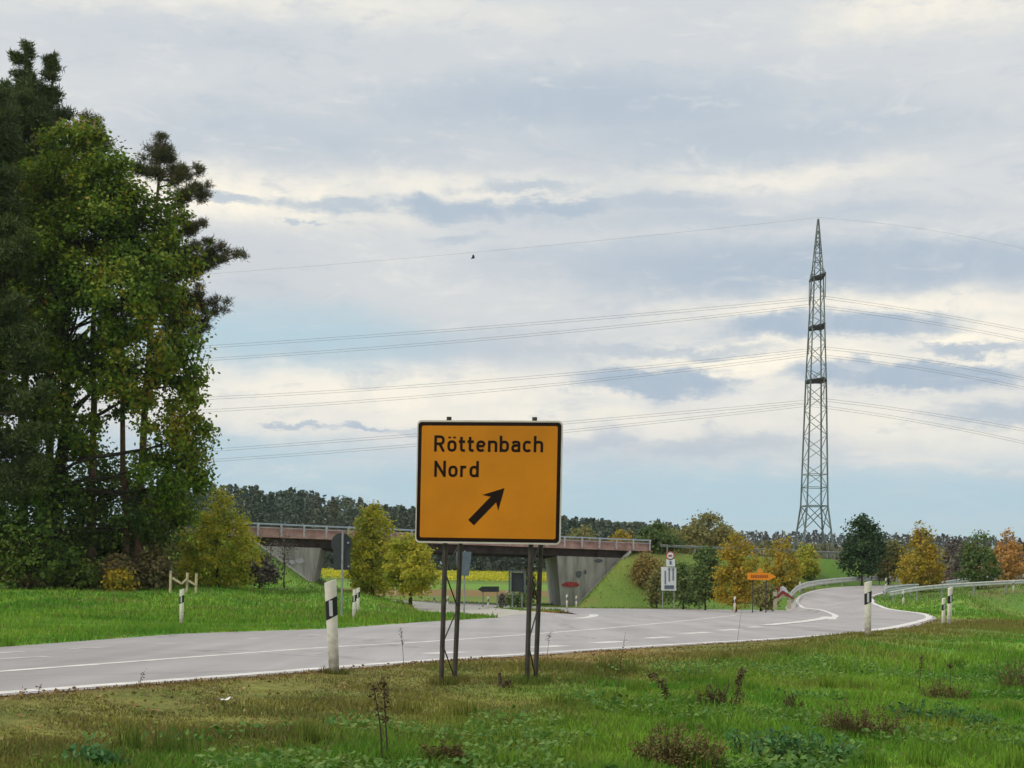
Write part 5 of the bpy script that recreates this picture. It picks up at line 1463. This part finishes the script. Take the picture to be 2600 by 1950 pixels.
# ------------------------------------------------------------------ grass
def blades(name, label, n, y0, y1, hmin, hmax, width, seed, fine, region=None, half=0.37):
    rng = np.random.default_rng(seed)
    Y = np.exp(rng.uniform(math.log(y0), math.log(y1), n)); X = (rng.random(n) * 2 - 1) * (half * Y + 1.0)
    # tufts
    X += rng.normal(size=n) * 0.02; Y += rng.normal(size=n) * 0.02
    keep = ~on_road(X, Y)
    if region is not None: keep &= region(X, Y)
    X, Y = X[keep], Y[keep]; n = len(X)
    Z = ground(X, Y) - 0.01
    col = ground_color(X, Y)
    de = dist_line(near_edge, X, Y)
    lush = fbm(X * 1.3, Y * 1.3, 91); big = fbm(X * 0.35, Y * 0.35, 97)
    h = hmin + (hmax - hmin) * sstep(0.3, 0.75, 0.6 * lush + 0.4 * big) * (0.5 + 0.8 * rng.random(n))
    h *= 0.30 + 0.70 * sstep(0.4, 4.2, de)
    a = rng.random(n) * 2 * math.pi; lean = (0.15 + 0.6 * rng.random(n)) * h
    dx, dy = np.cos(a) * lean, np.sin(a) * lean
    b = rng.random(n) * 2 * math.pi; w = width * (0.6 + 0.8 * rng.random(n)) / 2
    wx, wy = np.cos(b) * w, np.sin(b) * w
    tint = (0.70 + 0.65 * rng.random(n))[:, None] * col
    straw = rng.random(n) < 0.06 + 0.22 * (1 - sstep(0.5, 4, de))
    tint = np.where(straw[:, None], np.array([0.22, 0.17, 0.075]) * (0.6 + 0.7 * rng.random(n))[:, None], tint)
    p0 = np.stack([X - wx, Y - wy, Z], -1); p1 = np.stack([X + wx, Y + wy, Z], -1)
    tip = np.stack([X + dx, Y + dy, Z + h], -1)
    if fine:
        mx = np.stack([X + dx * 0.35, Y + dy * 0.35, Z + h * 0.62], -1); wv_ = np.stack([wx, wy, wx * 0], -1) * 0.75
        v = np.stack([p0, p1, mx + wv_, mx - wv_, tip], 1).reshape(-1, 3)
        i = np.arange(n)[:, None] * 5
        f = np.concatenate([i + [0, 1, 2], i + [0, 2, 3], i + [3, 2, 4]], 0)
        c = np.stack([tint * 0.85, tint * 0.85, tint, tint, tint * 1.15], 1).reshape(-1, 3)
    else:
        v = np.stack([p0, p1, tip], 1).reshape(-1, 3); f = np.arange(3 * n).reshape(n, 3)
        c = np.repeat(tint, 3, 0)
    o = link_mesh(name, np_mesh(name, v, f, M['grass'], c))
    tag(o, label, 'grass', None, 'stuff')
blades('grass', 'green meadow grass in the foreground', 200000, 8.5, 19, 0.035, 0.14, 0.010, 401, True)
blades('grass', 'grass of the verge and meadow beyond the sign', 150000, 18, 60, 0.05, 0.16, 0.022, 402, False)
blades('grass', 'grass on the far bank and slopes', 90000, 45, 135, 0.08, 0.24, 0.07, 403, False)

def herbs(name, label, cat, n, y0, y1, size, mat, seed, thr, lift, dens=None):
    """low leaves and fallen bits lying among the grass"""
    rng = np.random.default_rng(seed)
    Y = np.exp(rng.uniform(math.log(y0), math.log(y1), n)); X = (rng.random(n) * 2 - 1) * (0.37 * Y + 1)
    k = ~on_road(X, Y) & (fbm(X * 0.9, Y * 0.9, seed) > thr)
    if dens is not None: k &= rng.random(n) < dens(X, Y)
    X, Y = X[k], Y[k]
    Z = ground(X, Y) + lift * (0.2 + rng.random(len(X)))
    v, f = cards(rng, np.stack([X, Y, Z], -1), size, 0.7, 0.9)
    tag(link_mesh(name, np_mesh(name, v, f, mat)), label, cat, None, 'stuff')
F_HERB = foliage('low_herb_leaves', [(0.05, 0.13, 0.025), (0.10, 0.22, 0.04), (0.17, 0.29, 0.06), (0.24, 0.32, 0.07)], 0.35, 0.5, 1.2)
F_LITTER = foliage('fallen_leaves', [(0.16, 0.09, 0.03), (0.30, 0.20, 0.06), (0.36, 0.26, 0.12), (0.10, 0.06, 0.03)], 0.1, 0.2, 1.0)
herbs('herb_leaves', 'low broad leaves of clover and herbs among the foreground grass', 'herbs', 90000, 8.8, 22, 0.048, F_HERB, 411, 0.54, 0.09, lambda x, y: sstep(1.6, 3.8, dist_line(near_edge, x, y)))
herbs('fallen_leaves', 'fallen brown and yellow leaves scattered on the verge', 'leaves', 9000, 9, 30, 0.04, F_LITTER, 412, 0.3, 0.018, lambda x, y: 0.15 + 0.85 * (1 - sstep(0.2, 2.5, dist_line(near_edge, x, y))))
def tufts(spots, seed):
    """longer unmown grass round the feet of posts and legs"""
    rng = np.random.default_rng(seed); V = []; C = []
    for x, y, rad, hh, n in spots:
        a = rng.random(n) * 2 * math.pi; q = rad * np.sqrt(rng.random(n))
        X, Y = x + np.cos(a) * q, y + np.sin(a) * q
        k = ~on_road(X, Y); X, Y = X[k], Y[k]; m_ = len(X)
        Z = ground(X, Y) - 0.01; h = hh * (0.35 + 0.75 * rng.random(m_)); b_ = rng.random(m_) * 2 * math.pi
        w = 0.006; ln = h * 0.5 * rng.random(m_)
        V.append(np.stack([np.stack([X - w * np.cos(b_), Y - w * np.sin(b_), Z], -1), np.stack([X + w * np.cos(b_), Y + w * np.sin(b_), Z], -1), np.stack([X + np.sin(b_) * ln, Y + np.cos(b_) * ln, Z + h], -1)], 1))
        C.append(np.repeat(ground_color(X, Y) * (0.55 + 0.7 * rng.random(m_))[:, None], 3, 0))
    v = np.concatenate(V).reshape(-1, 3)
    o = link_mesh('grass_tufts', np_mesh('grass_tufts', v, np.arange(len(v)).reshape(-1, 3), M['grass'], np.concatenate(C)))
    tag(o, 'longer tufts of grass round the feet of the posts and sign legs', 'grass', None, 'stuff')
spots = [(o.location.x, o.location.y, 0.16, 0.09, 300) for o in bpy.data.objects if o.name.startswith('delineator_post') and o.location.y < 60]
for o in sign.children:
    if o.name.startswith('leg'):
        c_ = min((o.matrix_parent_inverse @ v_.co + sign.location for v_ in o.data.vertices), key=lambda p: p.z)
        spots.append((c_.x, c_.y, 0.16, 0.10, 300))
rgt = random.Random(77)
for _ in range(120):
    yy = math.exp(rgt.uniform(math.log(9.5), math.log(24))); xx = rgt.uniform(-0.36, 0.36) * yy
    if dist_line(near_edge, np.array([xx]), np.array([yy]))[0] > 2.2: spots.append((xx, yy, rgt.uniform(0.08, 0.2), rgt.uniform(0.12, 0.24), 130))
tufts(spots, 413)

# ------------------------------------------------------------------ weeds in the meadow
def foot(px, py, Y):
    p = P(px, py, Y)
    p.z = hz(p.x, p.y); return p
def depth_at(px, py):
    """depth at which the view ray through a photo pixel meets the ground"""
    Ys = np.linspace(7, 60, 2000)
    dx, dy = (px - PX) / F, (PY - py) / F
    X = (dx * cr - dy * sr) * Ys; Zr = CZ + (dx * sr + dy * cr) * Ys
    g = ground(X, Ys)
    k = np.argmax(Zr < g)
    return float(Ys[k]) if (Zr < g).any() else 30.0
def stalk(label, pts, seedmat, seed, r=0.006, per=60, spread=0.03, start=0.45, leaf=0.03, name='weed_stalk', Y=None, foot_py=None):
    rng = np.random.default_rng(seed)
    Y = Y or depth_at(pts[0][0], min(foot_py or pts[0][1], 1948))
    b = foot(pts[0][0], pts[0][1], Y)
    t = empty(name, b, label, 'weed')
    c = [b - Vector((0, 0, 0.05))] + [P(x, y, Y) for x, y in pts[1:]]
    c = smooth(c, 5) if len(c) > 2 else [c[0].lerp(c[1], k / 6) for k in range(7)]
    n = len(c)
    MB().tube(c, [r * (1 - 0.7 * k / (n - 1)) for k in range(n)], 5).build('stem', M['weed'], t)
    f = start + (1 - start) * rng.random(per)
    idx = np.minimum((f * (n - 1)).astype(int), n - 2); fr = f * (n - 1) - idx
    A = np.array([tuple(p) for p in c])
    q = A[idx] * (1 - fr)[:, None] + A[idx + 1] * fr[:, None] + rng.normal(size=(per, 3)) * spread
    v, fa = cards(rng, q, leaf, 0.5, 0.3)
    link_mesh('seed_head', np_mesh('seed_head', v, fa, seedmat), None, t)['kind'] = 'stuff'
def clump(label, px, yt, yb, w, mat, seed, n=40, per=40, leaf=0.035, crad=0.06, cat='weed', name='weed_clump'):
    """loose herb: many thin stems of uneven height, each with seeds or leaves along it"""
    rng = np.random.default_rng(seed); rg_ = random.Random(seed)
    Y = depth_at(px, min(yb, 1948)); b = foot(px, yb, Y); top = P(px, yt, Y); s = Y / F
    H = max(top.z - b.z, 0.1); W = w * s / 2
    t = empty(name, b, label, cat)
    m = MB(); cs = []
    for k in range(n):
        a = rg_.uniform(0, 2 * math.pi); q = math.sqrt(rg_.random())
        x, y = b.x + math.cos(a) * q * W, Y + math.sin(a) * q * W * 0.6
        z = hz(x, y); hh = H * (1.1 - 0.5 * q) * rg_.choice((0.35, 0.6, 0.85, 1.2)) * rg_.uniform(0.8, 1.1)
        p0 = Vector((x, y, z - 0.02)); p1 = Vector((x + rg_.gauss(0, 0.25) * hh + math.cos(a) * q * hh * 0.3, y + rg_.gauss(0, 0.25) * hh, z + hh))
        limb(m, p0, p1, 0.004, 0.0015, rg_, 0.12, 4, 4)
        f = 0.25 + 0.75 * rng.random(per) ** 0.8
        cs.append(np.array(p0) * (1 - f)[:, None] + np.array(p1) * f[:, None] + rng.normal(size=(per, 3)) * crad * (1.2 - 0.8 * f)[:, None])
    m.build('stem', M['weed'], t)['kind'] = 'stuff'
    v, f = cards(rng, np.concatenate(cs), leaf, 0.45, 0.3)
    link_mesh('leaves', np_mesh('leaves', v, f, mat), None, t)['kind'] = 'stuff'
stalk('taller dark dry stalk of the pair in the foreground', [(987, 1960), (982, 1880), (977, 1790), (975, 1725)], M['weed_seed'], 501, 0.009, 110, 0.022, 0.5, 0.03)
stalk('dark dry stalk leaning left beside the taller one in the foreground', [(972, 1950), (966, 1850), (955, 1780), (948, 1738)], M['weed_seed'], 502, 0.008, 80, 0.02, 0.5, 0.028)
stalk('dark curved dock stalk right of the sign legs', [(1702, 1795), (1694, 1765), (1680, 1735), (1655, 1712)], M['weed_seed'], 503, 0.008, 160, 0.022, 0.2, 0.035)
stalk('dark upright dock spike beside a brown leafy clump', [(1862, 1800), (1872, 1760), (1878, 1720), (1884, 1700)], M['weed_seed'], 504, 0.008, 140, 0.02, 0.25, 0.035)
clump('dark brown dock clump left of its upright spike', 1825, 1742, 1806, 90, M['weed_seed'], 505, 60, 30, 0.024, 0.02)
clump('large rusty red weed clump at the bottom edge right of centre', 1725, 1845, 1955, 200, M['weed_rust'], 506, 130, 34, 0.026, 0.032)
clump('rusty weed patch at the bottom edge left of centre', 1130, 1885, 1955, 100, M['weed_rust'], 507, 60, 30, 0.026, 0.032)
clump('brown-green weed clump beside the white flowers', 2190, 1788, 1872, 190, M['weed_rust'], 508, 90, 30, 0.026, 0.032)
clump('small dark brown weed spike above the white flowers', 2016, 1748, 1800, 34, M['weed_seed'], 509, 12, 26, 0.024, 0.02)
clump('broad leaved green weeds at the bottom right of the rusty clump', 2000, 1850, 1925, 320, M['weed_green'], 510, 70, 14, 0.050, 0.05)
clump('grey-green broad leaved weeds left of the right edge', 2390, 1790, 1840, 260, M['weed_green'], 511, 60, 14, 0.050, 0.05)
clump('brown weeds at the right edge of the meadow', 2590, 1640, 1760, 110, M['weed_rust'], 512, 60, 26, 0.026, 0.032)
clump('pale brown weed clump at the foot of two thin stalks', 2400, 1715, 1775, 110, M['weed_rust'], 513, 40, 26, 0.026, 0.032)
clump('dark low weeds in the bottom left corner', 240, 1900, 1955, 120, M['weed_green'], 514, 36, 14, 0.050, 0.05)
stalk('thin stalk with dark head left of the pale weed clump', [(2332, 1755), (2338, 1700), (2342, 1662)], M['weed_seed'], 515, 0.006, 70, 0.014, 0.5, 0.026)
stalk('thin green stalk with a round dark head in the right meadow', [(2412, 1775), (2413, 1720), (2413, 1684)], M['weed_seed'], 516, 0.006, 40, 0.012, 0.85, 0.028)
stalk('thin dry stalk standing in front of the road right of the sign', [(1567, 1760), (1576, 1690), (1588, 1605)], M['weed_seed'], 517, 0.004, 24, 0.012, 0.4, 0.02)
stalk('pale thin stalk with a small brown head right of the sign legs', [(1388, 1672), (1392, 1640), (1396, 1607)], M['weed_seed'], 518, 0.004, 46, 0.024, 0.6, 0.022)
stalk('thin stalk with dark bead heads right of the nearest post', [(1026, 1690), (1022, 1640), (1017, 1592)], M['weed_seed'], 519, 0.004, 40, 0.01, 0.55, 0.022)
stalk('short dry stalk at the road edge on the left', [(352, 1745), (358, 1725), (368, 1702)], M['weed_seed'], 520, 0.004, 20, 0.012, 0.4, 0.02)
stalk('tiny reddish stalk at the road edge near the left side', [(62, 1770), (61, 1757), (63, 1748)], M['weed_seed'], 521, 0.004, 30, 0.012, 0.4, 0.02)
stalk('tiny dark stalk at the road edge right of the reddish one', [(98, 1765), (99, 1752), (100, 1742)], M['weed_seed'], 522, 0.004, 24, 0.01, 0.4, 0.02)
stalk('very thin tall stalk in front of the lane dashes', [(1868, 1640), (1880, 1570), (1890, 1500)], M['weed_seed'], 523, 0.003, 10, 0.012, 0.7, 0.02, Y=24)
# short stump between the sign legs
b = foot(1268, 1742, depth_at(1268, 1742)); top = P(1268, 1708, b.y)
t = empty('wooden_stump', b, 'short dark wooden stump between the legs of the orange sign', 'stump')
MB().tube([b - Vector((0, 0, 0.05)), b.lerp(top, 0.5) + Vector((0.004, 0, 0)), top], [0.017, 0.015, 0.016], 8).build('post', M['weed'], t)
clump('tiny dark weed beside the wooden stump', 1284, 1726, 1746, 20, M['weed_seed'], 530, 8, 26, 0.024, 0.02)
# white litter
b = foot(570, 1789, depth_at(570, 1789))
t = empty('paper_litter', b, 'crumpled white scrap of paper on the dry verge', 'litter')
m = MB(); rg = random.Random(8); nx = 6
vv = [b + Vector(((i / nx - 0.5) * 0.12, (j / 3 - 0.5) * 0.06, 0.035 + rg.uniform(0, 0.035) * (0.4 if i in (2, 3) else 1.0))) for j in range(4) for i in range(nx + 1)]
m.add(vv, [(j * (nx + 1) + i, j * (nx + 1) + i + 1, (j + 1) * (nx + 1) + i + 1, (j + 1) * (nx + 1) + i) for j in range(3) for i in range(nx)])
m.build('scrap', M['paper'], t)
# white flowers
for i, (x, y) in enumerate([(1985, 1801), (2024, 1805), (2046, 1813), (1982, 1820), (2045, 1827), (2088, 1825), (2093, 1844), (1945, 1824), (2291, 1785), (1258, 1915), (1270, 1911), (1290, 1944), (1250, 1922)]):
    Y = depth_at(x, min(y + 22, 1949)); b = foot(x, y + 22, Y); h_ = P(x, y, Y)
    t = empty('white_flower', b, 'small white meadow flower' + (' among the weeds right of the rusty clump' if i < 9 else ' in the grass at the bottom centre'), 'flower', 'white flowers right of the rusty clump' if i < 9 else 'white flowers at the bottom centre')
    MB().tube([b, h_], 0.002, 4).build('stem', M['weed'], t)
    m = MB()
    for k in range(7):
        a = 2 * math.pi * k / 7; d = Vector((math.cos(a), math.sin(a) * 0.6, 0.35)); e = Vector((-math.sin(a), math.cos(a), 0))
        m.add([h_, h_ + d * 0.012 + e * 0.006, h_ + d * 0.019, h_ + d * 0.012 - e * 0.006], [(0, 1, 2, 3)])
    m.build('petals', M['flower'], t)

# ------------------------------------------------------------------ haze
hm, hnt, hout = new_mat('haze_air')
pv = hnt.nodes.new('ShaderNodeVolumePrincipled')
pv.inputs['Color'].default_value = (0.90, 0.95, 0.99, 1)
pv.inputs['Density'].default_value = 0.00012
pv.inputs['Anisotropy'].default_value = 0.2
hnt.links.new(pv.outputs[0], hout.inputs['Volume'])
hm.cycles.homogeneous_volume = True
hb = MB().box((0, 0, 52), (3600, 3600, 110)).build('haze', hm)
tag(hb, 'thin pale haze in the air over the whole scene', 'haze', None, 'stuff')
